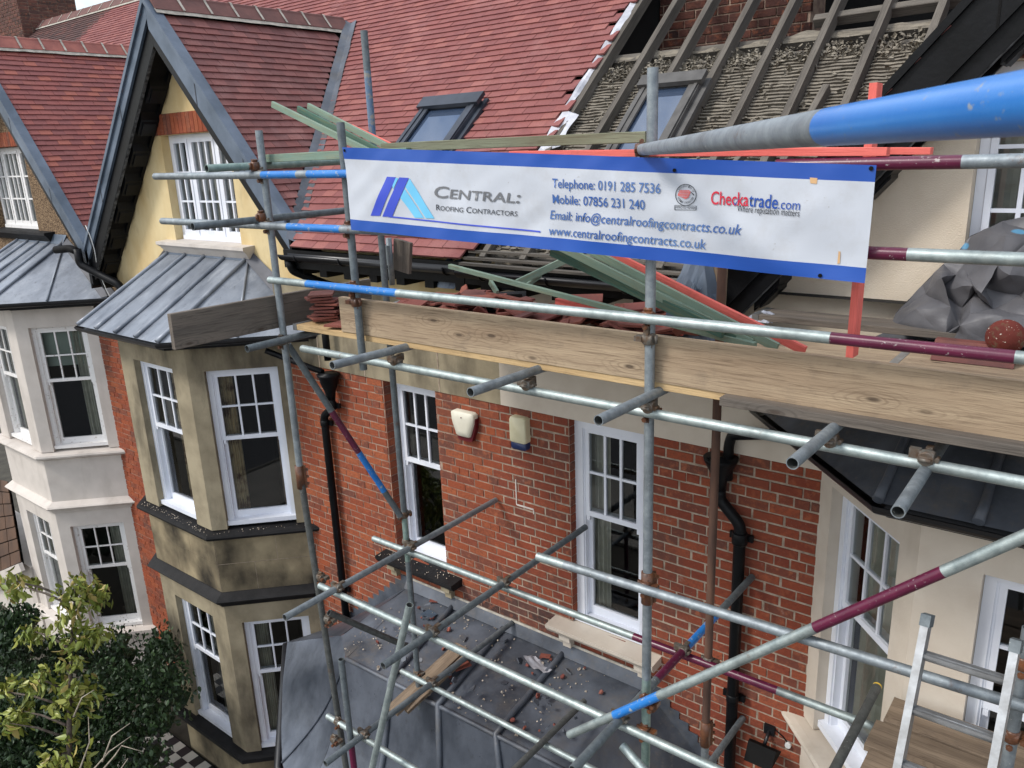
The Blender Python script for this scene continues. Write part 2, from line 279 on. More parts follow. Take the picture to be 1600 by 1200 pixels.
# ------------------------------------------------------------------ object helpers
COL = sc.collection
class MB:
    "collects faces; build() makes one mesh object"
    def __init__(s): s.v = []; s.f = []; s.mi = []; s.r = []; s.mats = []; s.cur = 0; s.smooth = []
    def use(s, m):
        if m not in s.mats: s.mats.append(m)
        s.cur = s.mats.index(m); return s
    def face(s, pts, sm=False, r=0.0):
        b = len(s.v); s.v += [Vector(p) for p in pts]; s.f.append(tuple(range(b, b+len(pts)))); s.mi.append(s.cur); s.smooth.append(sm); s.r.append(r)
    def poly(s, vs, fs, sm=False, r=0.0):
        b = len(s.v); s.v += [Vector(p) for p in vs]
        for f in fs: s.f.append(tuple(b+i for i in f)); s.mi.append(s.cur); s.smooth.append(sm); s.r.append(r)
    def box(s, a, b, M=None, r=0.0):
        x0, y0, z0 = a; x1, y1, z1 = b
        vs = [Vector(p) for p in ((x0, y0, z0), (x1, y0, z0), (x1, y1, z0), (x0, y1, z0), (x0, y0, z1), (x1, y0, z1), (x1, y1, z1), (x0, y1, z1))]
        if M is not None: vs = [M @ p for p in vs]
        s.poly(vs, [(0, 3, 2, 1), (4, 5, 6, 7), (0, 1, 5, 4), (1, 2, 6, 5), (2, 3, 7, 6), (3, 0, 4, 7)], False, r)
    def beam(s, P, Q, wd, hd, up=(0, 0, 1)):
        P, Q = Vector(P), Vector(Q); x = (Q-P).normalized(); y = Vector(up).cross(x).normalized(); z = x.cross(y); L = (Q-P).length
        M = Matrix(((x.x, y.x, z.x, P.x), (x.y, y.y, z.y, P.y), (x.z, y.z, z.z, P.z), (0, 0, 0, 1)))
        s.box((0, -wd/2, -hd/2), (L, wd/2, hd/2), M)
    def tube(s, pts, rad, seg=12, caps=True, sm=True):
        pts = [Vector(p) for p in pts]; rads = rad if isinstance(rad, (list, tuple)) else [rad]*len(pts)
        rings = []; prevu = None
        for i, p in enumerate(pts):
            d = (pts[min(i+1, len(pts)-1)]-pts[max(i-1, 0)]).normalized()
            u = prevu - d*prevu.dot(d) if prevu is not None else d.orthogonal()
            if u.length < 1e-6: u = d.orthogonal()
            u.normalize(); prevu = u; vv = d.cross(u)
            rings.append([p+(u*math.cos(2*math.pi*k/seg)+vv*math.sin(2*math.pi*k/seg))*rads[i] for k in range(seg)])
        b = len(s.v); s.v += [q for rg in rings for q in rg]
        for i in range(len(rings)-1):
            for k in range(seg):
                k2 = (k+1) % seg; s.f.append((b+i*seg+k, b+i*seg+k2, b+(i+1)*seg+k2, b+(i+1)*seg+k)); s.mi.append(s.cur); s.smooth.append(sm); s.r.append(0)
        if caps:
            s.f.append(tuple(b+k for k in reversed(range(seg)))); s.mi.append(s.cur); s.smooth.append(False); s.r.append(0)
            e = b+(len(rings)-1)*seg; s.f.append(tuple(e+k for k in range(seg))); s.mi.append(s.cur); s.smooth.append(False); s.r.append(0)
    def lathe(s, P, axis, prof, seg=20):
        "prof: (distance along axis, radius)"
        a = Vector(axis).normalized(); s.tube([Vector(P)+a*t for t, _ in prof], [max(r, .0005) for _, r in prof], seg)
    def mesh(s, name, base=(0, 0, 0)):
        me = bpy.data.meshes.new(name); base = Vector(base)
        me.from_pydata([tuple(p-base) for p in s.v], [], s.f)
        for m in s.mats: me.materials.append(MATS[m])
        if len(s.mats) > 1: me.polygons.foreach_set('material_index', s.mi)
        me.polygons.foreach_set('use_smooth', s.smooth)
        if any(s.r):
            at = me.attributes.new('rnd', 'FLOAT', 'FACE'); at.data.foreach_set('value', s.r)
        me.update(); return me
    def build(s, name, parent=None, label=None, cat=None, group=None, kind=None, base=None):
        if parent is not None: bs = wbase(parent)
        else:
            if base is None:
                lo = min(p.z for p in s.v); cx = sum(p.x for p in s.v)/len(s.v); cy = sum(p.y for p in s.v)/len(s.v); base = (cx, cy, lo)
            bs = Vector(base)
        o = bpy.data.objects.new(name, s.mesh(name, bs)); COL.objects.link(o)
        if parent is not None: o.parent = parent
        else: o.location = bs + Vector((0, 0, G))
        tag(o, label, cat, group, kind); return o
def tag(o, label=None, cat=None, group=None, kind=None):
    if label: o['label'] = label
    if cat: o['category'] = cat
    if group: o['group'] = group
    if kind: o['kind'] = kind
    return o
def wbase(o):
    v = Vector((0, 0, 0)); q = o
    while q is not None: v += q.location; q = q.parent
    return v - Vector((0, 0, G))
def thing(name, label, cat, base, group=None):
    o = bpy.data.objects.new(name, None); COL.objects.link(o); o.empty_display_size = .2; o.location = Vector(base)+Vector((0, 0, G)); return tag(o, label, cat, group)
def bm_(m, *boxes):
    b = MB().use(m)
    for a, c in boxes: b.box(a, c)
    return b
def frame_matrix(O, x, y, z):
    return Matrix(((x.x, y.x, z.x, O.x), (x.y, y.y, z.y, O.y), (x.z, y.z, z.z, O.z), (0, 0, 0, 1)))
def pieces(parent, name, me, mats4, limit=300, margin=20, visible=None):
    """alike pieces: the nearest ones in view as single parts that share mesh data, the rest joined into one part"""
    base = wbase(parent); sc_ = []
    for i, M in enumerate(mats4):
        c = M.translation; X, Y, Z = px(c)
        inv = Z > 0 and -margin < X < 1600+margin and -margin < Y < 1200+margin and (visible is None or visible(c))
        sc_.append((0 if inv else 1, Z, i))
    sc_.sort(); chosen = set(i for _, _, i in sc_[:limit])
    for i in sorted(chosen):
        o = bpy.data.objects.new(name, me); COL.objects.link(o); o.parent = parent; o.matrix_basis = Matrix.Translation(-base) @ mats4[i]
    rest = [i for i in range(len(mats4)) if i not in chosen]
    if rest:
        mb = MB().use(me.materials[0].name); vs = [v.co.copy() for v in me.vertices]; fs = [tuple(p.vertices) for p in me.polygons]
        for i in rest: mb.poly([mats4[i] @ v for v in vs], fs, False, random.random()*.98+.01)
        mb.build(name+'_field', parent, kind='stuff')

def panel(mb, O, u, n, wd, z0, z1, holes=(), t=.22):
    "wall slab from O along u (horizontal), outer face at O, thickness t inward; holes (u0,u1,z0,z1)"
    O, u, n = Vector(O), Vector(u).normalized(), Vector(n).normalized()
    us = sorted({0, wd, *[h[0] for h in holes], *[h[1] for h in holes]}); zs = sorted({z0, z1, *[h[2] for h in holes], *[h[3] for h in holes]})
    us = [q for q in us if 0 <= q <= wd]; zs = [q for q in zs if z0 <= q <= z1]
    P = lambda a, z, d: Vector((O.x, O.y, 0))+u*a-n*d+Vector((0, 0, z))
    solid = lambda i, j: 0 <= i < len(us)-1 and 0 <= j < len(zs)-1 and not any(h[0] < (us[i]+us[i+1])/2 < h[1] and h[2] < (zs[j]+zs[j+1])/2 < h[3] for h in holes)
    for i in range(len(us)-1):
        for j in range(len(zs)-1):
            if not solid(i, j): continue
            a, b, c, d = us[i], us[i+1], zs[j], zs[j+1]
            mb.face([P(a, c, 0), P(b, c, 0), P(b, d, 0), P(a, d, 0)]); mb.face([P(b, c, t), P(a, c, t), P(a, d, t), P(b, d, t)])
            if not solid(i-1, j): mb.face([P(a, c, t), P(a, c, 0), P(a, d, 0), P(a, d, t)])
            if not solid(i+1, j): mb.face([P(b, c, 0), P(b, c, t), P(b, d, t), P(b, d, 0)])
            if not solid(i, j-1): mb.face([P(a, c, t), P(b, c, t), P(b, c, 0), P(a, c, 0)])
            if not solid(i, j+1): mb.face([P(a, d, 0), P(b, d, 0), P(b, d, t), P(a, d, t)])

def sash_window(house, O, u, n, u0, u1, z0, z1, recess=.1, curt=None, paint='white_paint', grid=(3, 2), split=.44, room='room_dark', pattern='curtain', label=None, boxw=.045, blind=False, deep=.9):
    "a sliding sash window: box frame, six-light upper sash, single-light lower sash, panes, curtains, dark room"
    O, u, n = Vector((O[0], O[1], 0)), Vector(u).normalized(), Vector(n).normalized(); zax = Vector((0, 0, 1))
    M = frame_matrix(O, u, -n, zax)       # local: x along wall, y inward, z up
    base = wbase(house)
    root = bpy.data.objects.new('window', None); COL.objects.link(root); root.parent = house; c = M @ Vector(((u0+u1)/2, recess, z0)); root.location = c-base; root.empty_display_size = .1
    if label: root['label'] = label
    W = u1-u0; zm = z0+(z1-z0)*(1-split); k = boxw
    b = MB().use(paint)
    r0, r1 = recess, recess+.12
    b.box((u0, r0, z0+.05), (u0+k, r1, z1), M); b.box((u1-k, r0, z0+.05), (u1, r1, z1), M); b.box((u0+k, r0, z1-k), (u1-k, r1, z1), M); b.box((u0, r0-.045, z0), (u1, r1, z0+.05), M)
    b.box((u0+k, r0+.012, z0+.05), (u0+k+.012, r1-.002, z1-k), M); b.box((u1-k-.012, r0+.012, z0+.05), (u1-k, r1-.002, z1-k), M)
    b.build('frame', root)
    a0, a1 = u0+k+.012, u1-k-.012; s = .036
    # upper sash (outer)
    b = MB().use(paint); y0, y1 = r0+.018, r0+.058; zt = z1-k
    b.box((a0, y0, zm-.02), (a0+s, y1, zt), M); b.box((a1-s, y0, zm-.02), (a1, y1, zt), M); b.box((a0+s, y0, zt-s), (a1-s, y1, zt), M); b.box((a0+s, y0, zm-.02), (a1-s, y1, zm+.025), M)
    for q in (a0, a1-s): b.box((q+.004, y0+.004, zm-.065), (q+s-.004, y1-.004, zm-.02), M)
    g0, g1, h0, h1 = a0+s, a1-s, zm+.025, zt-s; bar = .02
    for i in range(1, grid[0]): q = g0+(g1-g0)*i/grid[0]; b.box((q-bar/2, y0+.006, h0), (q+bar/2, y1-.006, h1), M)
    for j in range(1, grid[1]):
        q = h0+(h1-h0)*j/grid[1]
        for i in range(grid[0]):
            b.box((g0+(g1-g0)*i/grid[0]+(bar/2 if i else 0), y0+.007, q-bar/2), (g0+(g1-g0)*(i+1)/grid[0]-(bar/2 if i < grid[0]-1 else 0), y1-.007, q+bar/2), M)
    b.build('upper_sash', root)
    for i in range(grid[0]):
        for j in range(grid[1]):
            g = MB().use('glass'); xa, xb = g0+(g1-g0)*i/grid[0], g0+(g1-g0)*(i+1)/grid[0]; za, zb = h0+(h1-h0)*j/grid[1], h0+(h1-h0)*(j+1)/grid[1]
            t = random.uniform(-.004, .004); t2 = random.uniform(-.004, .004)
            g.face([M @ Vector((xa, r0+.04+t, za)), M @ Vector((xb, r0+.04-t, za)), M @ Vector((xb, r0+.04-t+t2, zb)), M @ Vector((xa, r0+.04+t+t2, zb))]); g.build('pane', root)
    # lower sash (inner)
    b = MB().use(paint); y0, y1 = r0+.062, r0+.102
    b.box((a0, y0, z0+.05), (a0+s, y1, zm+.02), M); b.box((a1-s, y0, z0+.05), (a1, y1, zm+.02), M); b.box((a0+s, y0, z0+.05), (a1-s, y1, z0+.13), M); b.box((a0+s, y0, zm-.02), (a1-s, y1, zm+.02), M)
    b.build('lower_sash', root)
    g = MB().use('glass'); t = random.uniform(-.004, .004)
    g.face([M @ Vector((a0+s, r0+.085+t, z0+.13)), M @ Vector((a1-s, r0+.085-t, z0+.13)), M @ Vector((a1-s, r0+.085-t, zm-.02)), M @ Vector((a0+s, r0+.085+t, zm-.02))]); g.build('pane', root)
    # room behind
    b = MB().use(room); e = .25; d0, d1 = r1+.02, r1+deep
    V = lambda x, y, z: M @ Vector((x, y, z))
    xa, xb, za, zb = u0-e*.2, u1+e*.2, z0-e, z1+.05
    b.face([V(xa, d1, za), V(xb, d1, za), V(xb, d1, zb), V(xa, d1, zb)]); b.face([V(xa, d0, za), V(xa, d1, za), V(xa, d1, zb), V(xa, d0, zb)]); b.face([V(xb, d1, za), V(xb, d0, za), V(xb, d0, zb), V(xb, d1, zb)])
    b.face([V(xa, d0, za), V(xb, d0, za), V(xb, d1, za), V(xa, d1, za)]); b.face([V(xa, d0, zb), V(xa, d1, zb), V(xb, d1, zb), V(xb, d0, zb)])
    b.build('room', root)
    for (c0, c1) in (curt or ()):
        b = MB().use(pattern); n_ = 40; ph = random.random()*6
        pts = [(u0+W*(c0+(c1-c0)*i/n_), r1+.035+.022*math.sin(i*.95+ph)+.012*math.sin(i*.37+ph)) for i in range(n_+1)]
        for i in range(n_):
            (x0_, y0_), (x1_, y1_) = pts[i], pts[i+1]; b.face([V(x0_, y0_, z0-.05), V(x1_, y1_, z0-.05), V(x1_, y1_, z1), V(x0_, y0_, z1)], True)
        b.build('curtain', root)
    if blind:
        b = MB().use('blind'); b.box((u0+.03, r1+.05, z1-(z1-z0)*blind), (u1-.03, r1+.055, z1), M); b.build('blind', root)
    return root

def offset_path(path, d):
    "offset a plan polyline outward (to its right-hand side seen walking +x in front of wall, i.e. toward -y); both ends stay on their y"
    out = []; ns = []
    for a, b in zip(path, path[1:]):
        t = (Vector(b)-Vector(a)).normalized(); ns.append(Vector((t.y, -t.x)))
    for i, p in enumerate(path):
        p = Vector(p)
        if i == 0 or i == len(path)-1:
            nn = ns[0] if i == 0 else ns[-1]; t = Vector((-nn.y, nn.x)); q = p+nn*d
            if abs(t.y) > 1e-6: q = q + t*((p.y-q.y)/t.y)
            out.append(q)
        else:
            m = (ns[i-1]+ns[i]); m.normalize(); out.append(p+m*(d/max(.2, m.dot(ns[i]))))
    return out
def sweep(mb, path, prof, closed=True):
    "prof: list of (outward, z); swept along plan path with mitres"
    rings = []
    offs = [offset_path(path, d) for d, _ in prof]
    n = len(prof); m = len(path)
    vs = [Vector((offs[j][i].x, offs[j][i].y, prof[j][1])) for i in range(m) for j in range(n)]
    fs = []
    for i in range(m-1):
        for j in range(n if closed else n-1): j2 = (j+1) % n; fs.append((i*n+j, (i+1)*n+j, (i+1)*n+j2, i*n+j2))
    if closed: fs.append(tuple(range(n))); fs.append(tuple((m-1)*n+j for j in reversed(range(n))))
    mb.poly(vs, fs)

# ================================================================== the setting
g = MB().use('soil'); g.face([(-200, -200, -7.65), (200, -200, -7.65), (200, 200, -7.65), (-200, 200, -7.65)]); g.build('ground', kind='structure', base=(0, 0, -7.65))
path = MB().use('stone_black'); path.box((-10.4, -2.7, -7.64), (-7.9, -.80, -7.60)); path = path.build('path', kind='structure')
ts = .155
tme = MB().use('paving_black'); tme.box((-ts/2+.002, -ts/2+.002, 0), (ts/2-.002, ts/2-.002, .012)); tme = tme.mesh('tile')
tm2 = MB().use('paving_white'); tm2.box((-ts/2+.002, -ts/2+.002, 0), (ts/2-.002, ts/2-.002, .012)); tm2 = tm2.mesh('tile')
pb = wbase(path)
for i in range(15):
    for j in range(12):
        c = Vector((-10.3+ts*i, -.90-ts*j, -7.60))
        o = bpy.data.objects.new('tile', tme if (i+j) % 2 else tm2); COL.objects.link(o); o.parent = path; o.location = c-pb

b = MB().use('flagstone'); b.box((-60, -9.4, -7.64), (60, -7.2, -7.58)); b.build('unseen_pavement', kind='structure')  # unseen pavement and road, added to reflect in the panes and bounce light
b = MB().use('asphalt'); b.box((-60, -19, -7.645), (60, -9.45, -7.63)); b.build('unseen_road', kind='structure')
b = MB().use('flagstone'); b.box((-60, -9.45, -7.64), (60, -9.405, -7.52)); b.build('kerb', kind='structure')
# ================================================================== houses
CB, CD, CA_BAY, CA_GAB, CA_ = -8.52, 0.0, -12.95, -13.35, 0
GS = 1.117                                     # gable pitch
PARTY = -4.2
houseA = thing('terraced_house', 'terraced house at the far left with a white painted bay and pebbledashed gable', 'house', (-12.9, 0, -7.65))
houseB = thing('terraced_house', 'terraced house with sooty tan stone bay and yellow rendered gable', 'house', (-8.5, 0, -7.65))
houseD = thing('terraced_house', 'terraced house on the right with cream bay and its roof stripped to the rafters', 'house', (-.1, 0, -7.65))

# ---- brick walls
CH, SL = .0772, .2255
def brick_courses(x0, x1, z0, z1, holes, joint):
    out = []; k = 0; z = z1
    while z-CH >= z0-1e-4:
        hd = (k % 6 == 3); L = SL/2 if hd else SL; off = (0 if k % 2 == 0 else SL/2) if not hd else SL/4
        zc = z-CH/2; iv = [(x0, x1)]
        for h in holes:
            if h[2] < zc < h[3]:
                nv = []
                for a, b in iv:
                    if h[1] <= a or h[0] >= b: nv.append((a, b)); continue
                    if h[0] > a: nv.append((a, h[0]))
                    if h[1] < b: nv.append((h[1], b))
                iv = nv
        for a, b in iv:
            q = math.floor((a-off)/L)*L+off
            while q < b:
                l, r = max(q, a), min(q+L, b)
                if r-l > .035: out.append(((l+r)/2, zc, r-l-joint, CH-joint))
                q += L
        z -= CH; k += 1
    return out
bk = {}
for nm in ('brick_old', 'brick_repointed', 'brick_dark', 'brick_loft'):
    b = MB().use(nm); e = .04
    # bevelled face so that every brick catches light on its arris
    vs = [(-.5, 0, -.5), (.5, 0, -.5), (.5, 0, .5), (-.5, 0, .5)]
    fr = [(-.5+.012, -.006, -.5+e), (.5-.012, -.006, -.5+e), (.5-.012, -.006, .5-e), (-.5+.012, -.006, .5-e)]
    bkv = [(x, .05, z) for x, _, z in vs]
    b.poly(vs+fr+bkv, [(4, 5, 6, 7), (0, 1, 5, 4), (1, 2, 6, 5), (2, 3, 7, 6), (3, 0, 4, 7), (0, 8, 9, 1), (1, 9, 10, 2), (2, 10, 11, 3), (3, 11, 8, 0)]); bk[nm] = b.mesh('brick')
def brick_mats(lst, y=0.0):
    r = []
    for x, z, wd, ht in lst:
        M = Matrix.Translation((x+random.uniform(-.003, .003), y+random.uniform(-.002, .003), z+random.uniform(-.002, .002)+.004*noise.noise(Vector((x*1.3, z*3, 0))))) @ Matrix.Rotation(random.uniform(-.011, .011), 4, 'Y') @ Matrix.Diagonal((wd*random.uniform(.975, 1.006), 1, ht*random.uniform(.94, 1.02), 1)); r.append(M)
    return r
WL = (-5.63, -4.93, -3.95, -2.08); WR = (-3.46, -2.76, -3.95, -2.08)
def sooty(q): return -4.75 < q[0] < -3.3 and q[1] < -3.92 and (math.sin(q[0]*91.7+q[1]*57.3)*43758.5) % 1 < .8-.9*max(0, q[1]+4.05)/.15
allb = brick_courses(-7.2, -1.40, -5.8, -2.08, [WL, WR], 0)
side = lambda q, k: (q[0] < PARTY) == (k == 0)
shrink = lambda q, j: (q[0], q[1], q[2]-j, q[3]-j)
JO, JN = .0088, .0108
pieces(houseB, 'brick', bk['brick_old'], brick_mats([shrink(q, JO) for q in allb if side(q, 0) and not sooty(q)]), visible=lambda c: c.z > -5.2)
pieces(houseD, 'brick', bk['brick_repointed'], brick_mats([shrink(q, JN) for q in allb if side(q, 1) and not sooty(q)]), visible=lambda c: c.z > -5.1)
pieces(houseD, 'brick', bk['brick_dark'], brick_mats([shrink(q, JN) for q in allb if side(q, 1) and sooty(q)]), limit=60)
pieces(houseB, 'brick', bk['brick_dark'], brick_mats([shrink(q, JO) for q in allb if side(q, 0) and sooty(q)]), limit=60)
pieces(houseA, 'brick', bk['brick_old'], brick_mats(brick_courses(-11.55, -9.9, -7.6, -1.95, [], .007)), limit=120)
for (hs, x0, x1, hl, m) in ((houseB, -7.25, PARTY, [WL], 'mortar_old'), (houseD, PARTY, -1.35, [WR], 'mortar')):
    b = MB().use(m); panel(b, (x0, -.0005, 0), (1, 0, 0), (0, -1, 0), x1-x0, -7.65, -2.08, [(h[0]-x0, h[1]-x0, h[2], h[3]) for h in hl], .3); b.build('wall', hs)
b = MB().use('mortar_old'); panel(b, (-14.6, .004, 0), (1, 0, 0), (0, -1, 0), 4.8, -7.65, -1.9, [(.6, 2.6, -7, -2.2)], .3); b.build('wall', houseA)
b = MB().use('mortar_old'); panel(b, (-9.8, .004, 0), (1, 0, 0), (0, -1, 0), 2.5, -7.65, -1.9, [(.3, 2.3, -7.2, -2.1)], .3); b.build('wall', houseB)
# brick returns inside the window reveals
for hs, h, m in ((houseB, WL, 'brick_old'), (houseD, WR, 'brick_repointed')):
    b = MB().use('brick_dark' if 0 else m); z = h[3]; k = 0
    while z-CH > h[2]:
        for s, xx in ((1, h[0]), (-1, h[1])):
            d = .1 if k % 2 else .112
            b.box((xx-.002 if s > 0 else xx-.006, .0, z-CH+.005), (xx+.006 if s > 0 else xx+.002, d, z-.005), None, random.random()*.98+.01)
        z -= CH; k += 1
    b.build('reveal_bricks', hs, kind='stuff')
# ---- lintel band and render under the eaves
b = MB().use('stone_tan'); panel(b, (-7.2, -.014, 0), (1, 0, 0), (0, -1, 0), 3.05, -2.08, -1.25, [], .3); b.build('lintel_band', houseB)
b = MB().use('render_yellow'); panel(b, (-6.62, -.006, 0), (1, 0, 0), (0, -1, 0), 2.47, -1.25, -.7, [], .3); b.build('rendered_wall', houseB)
b = MB().use('stone_cream'); panel(b, (-4.15, -.014, 0), (1, 0, 0), (0, -1, 0), 2.9, -2.08, -1.25, [], .3); b.build('lintel_band', houseD)
b = MB().use('render_cream'); panel(b, (-4.15, -.006, 0), (1, 0, 0), (0, -1, 0), 2.15, -1.25, -.7, [], .3); b.build('rendered_wall', houseD)
for x in (-6.55, -5.86, -4.86):   # stone joints of the old band
    b = MB().use('mortar'); b.box((x-.006, -.017, -2.08), (x+.006, -.012, -1.3)); b.build('joint', houseB)
# ---- flat windows and sills
sash_window(houseB, (0, 0), (1, 0, 0), (0, -1, 0), WL[0]+.002, WL[1]-.002, WL[2]+.02, WL[3]-.01, .11, boxw=.075, curt=[(.0, .12)], split=.45)
sash_window(houseD, (0, 0), (1, 0, 0), (0, -1, 0), WR[0]+.002, WR[1]-.002, WR[2]+.02, WR[3]-.01, .07, boxw=.08, curt=[(.02, .36)], split=.45)
def sill(hs, x0, x1, zt, m, th=.09, pr=.16):
    s = MB().use(m); s.poly([(x0, .12, zt), (x1, .12, zt), (x1, -pr, zt-.02), (x0, -pr, zt-.02), (x0, .12, zt-th), (x1, .12, zt-th), (x1, -pr+.03, zt-th), (x0, -pr+.03, zt-th), (x0, -pr, zt-th*.55), (x1, -pr, zt-th*.55)],
        [(0, 3, 2, 1), (4, 5, 6, 7), (3, 8, 9, 2), (8, 7, 6, 9), (0, 4, 7, 8, 3), (1, 2, 9, 6, 5)]); so_ = s.build('sill', hs)
    for xx in (x0+.1, x1-.2):
        c = MB().use(m if m == 'stone_cream' else 'stone_tan'); c.box((xx, -.10, zt-th-.07), (xx+.11, 0, zt-th-.001)); c.box((xx+.015, -.06, zt-th-.15), (xx+.095, 0, zt-th-.07)); c.build('bracket', so_)
sill(houseB, -5.80, -4.74, -3.93, 'stone_black'); sill(houseD, -3.64, -2.60, -3.93, 'stone_cream')

# ---- canted bays
def bay(house, cx, mw_, m_apron, m_sill, m_string, low=True, fw=(.30, 1.14), cw=(.17, .93), zt=-1.74, hf=.72, ht=1.47, dep=.78, wl=(-2.13, -3.95), pat='curtain', curt_f=None, curt_c=None, paint='white_paint', apron_blocks=None, blind=False):
    pth = [(cx-ht, 0), (cx-hf, -dep), (cx+hf, -dep), (cx+ht, 0)]
    root = bpy.data.objects.new('bay', None); COL.objects.link(root); root.parent = house; root.location = Vector((cx, 0, -7.65))-wbase(house); root.empty_display_size = .1
    zb1 = wl[1]-.02
    segs = []
    for a, c in zip(pth, pth[1:]):
        u = (Vector(c)-Vector(a)); L = u.length; u.normalize(); segs.append((a, (u.x, u.y, 0), (u.y, -u.x, 0), L))
    b = MB().use(mw_); b2 = MB().use(mw_)
    for i, (a, u, n_, L) in enumerate(segs):
        h = fw if i == 1 else ((L-cw[1], L-cw[0]) if i == 0 else cw)
        panel(b, a, u, n_, L, zb1, zt, [(h[0], h[1], zb1, wl[0])], .2)
        if low: panel(b2, a, u, n_, L, -6.97, -4.9, [(h[0], h[1], -6.97, -5.17)], .2)
    b.build('stone_mullions', root)
    if low: b2.build('stone_mullions', root)
    # apron panels
    if apron_blocks:
        rows = [(-4.06, -4.40), (-4.40, -4.76)]
        for i, (a, u, n_, L) in enumerate(segs):
            for r_, (z1_, z0_) in enumerate(rows):
                cuts = [0, L*(.62 if r_ == 0 else .38), L] if i != 0 else [0, L]
                for q0, q1 in zip(cuts, cuts[1:]):
                    s_ = MB().use(m_apron); A = Vector((a[0], a[1], 0))+Vector(u)*(q0+.003); dd = random.uniform(-.002, .003)
                    panel(s_, A+Vector(n_)*dd, u, n_, q1-q0-.006, z0_+.003, z1_-.003, [], .2); s_.build('stone', root)
        b = MB().use('mortar')
        for (a, u, n_, L) in segs: panel(b, Vector((a[0], a[1], 0))-Vector(n_)*.003, u, n_, L, -4.76, -4.06, [], .18)
        b.build('apron_core', root)
    else:
        b = MB().use(m_apron)
        for (a, u, n_, L) in segs: panel(b, a, u, n_, L, -4.76, -4.06, [], .2)
        b.build('apron', root)
    b = MB().use(m_sill); sweep(b, pth, [(-.2, -3.97), (.06, -3.985), (.105, -3.995), (.115, -4.02), (.105, -4.045), (.05, -4.075), (-.2, -4.075)]); b.build('sill', root)
    b = MB().use(m_string); sweep(b, pth, [(-.1, -4.74), (.01, -4.75), (.10, -4.80), (.115, -4.82), (.10, -4.845), (.05, -4.87), (.03, -4.92), (-.1, -4.92)]); b.build('string_course', root)
    if low:
        b = MB().use(m_sill); sweep(b, pth, [(-.2, -6.95), (.07, -6.97), (.11, -6.985), (.11, -7.04), (.04, -7.06), (-.2, -7.06)]); b.build('sill', root)
        b = MB().use(m_apron)
        for (a, u, n_, L) in segs: panel(b, a, u, n_, L, -7.65, -7.06, [], .2)
        b.build('plinth', root)
    for i, (a, u, n_, L) in enumerate(segs):
        h = fw if i == 1 else ((L-cw[1], L-cw[0]) if i == 0 else cw)
        cu = curt_f if i == 1 else curt_c
        sash_window(house, a, u, n_, h[0]+.002, h[1]-.002, zb1+.03, wl[0]-.002, .075, boxw=.055, curt=cu, pattern=pat, paint=paint, blind=blind if i == 2 else False, split=.44)
        if low: sash_window(house, a, u, n_, h[0]+.002, h[1]-.002, -6.95, -5.172, .075, boxw=.055, curt=cu, pattern='curtain', paint=paint, split=.42)
    return pth
def sheet(mb, A, B, C_, D_, nu, nv, amp=.006, seed=0):
    "quad A-B (top) D-C (bottom) subdivided with the shallow dents of dressed lead"
    A, B, C_, D_ = map(Vector, (A, B, C_, D_)); nn = (B-A).cross(D_-A)
    nn = nn.normalized() if nn.length > 1e-6 else (C_-B).cross(D_-A).normalized()
    if nn.z < 0: nn = -nn
    P = lambda s, t: (A.lerp(B, s)).lerp(D_.lerp(C_, s), t)
    vs = []
    for j in range(nv+1):
        for i in range(nu+1):
            s, t = i/nu, j/nv; p = P(s, t); e = min(1, 4*min(s, 1-s), 4*min(t, 1-t)+.3)
            vs.append(p+nn*(amp*e*noise.noise((p*3.1)+Vector((seed, 0, 0)))+amp*.5*e*noise.noise(p*9)))
    mb.poly(vs, [(j*(nu+1)+i, j*(nu+1)+i+1, (j+1)*(nu+1)+i+1, (j+1)*(nu+1)+i) for j in range(nv) for i in range(nu)], True)
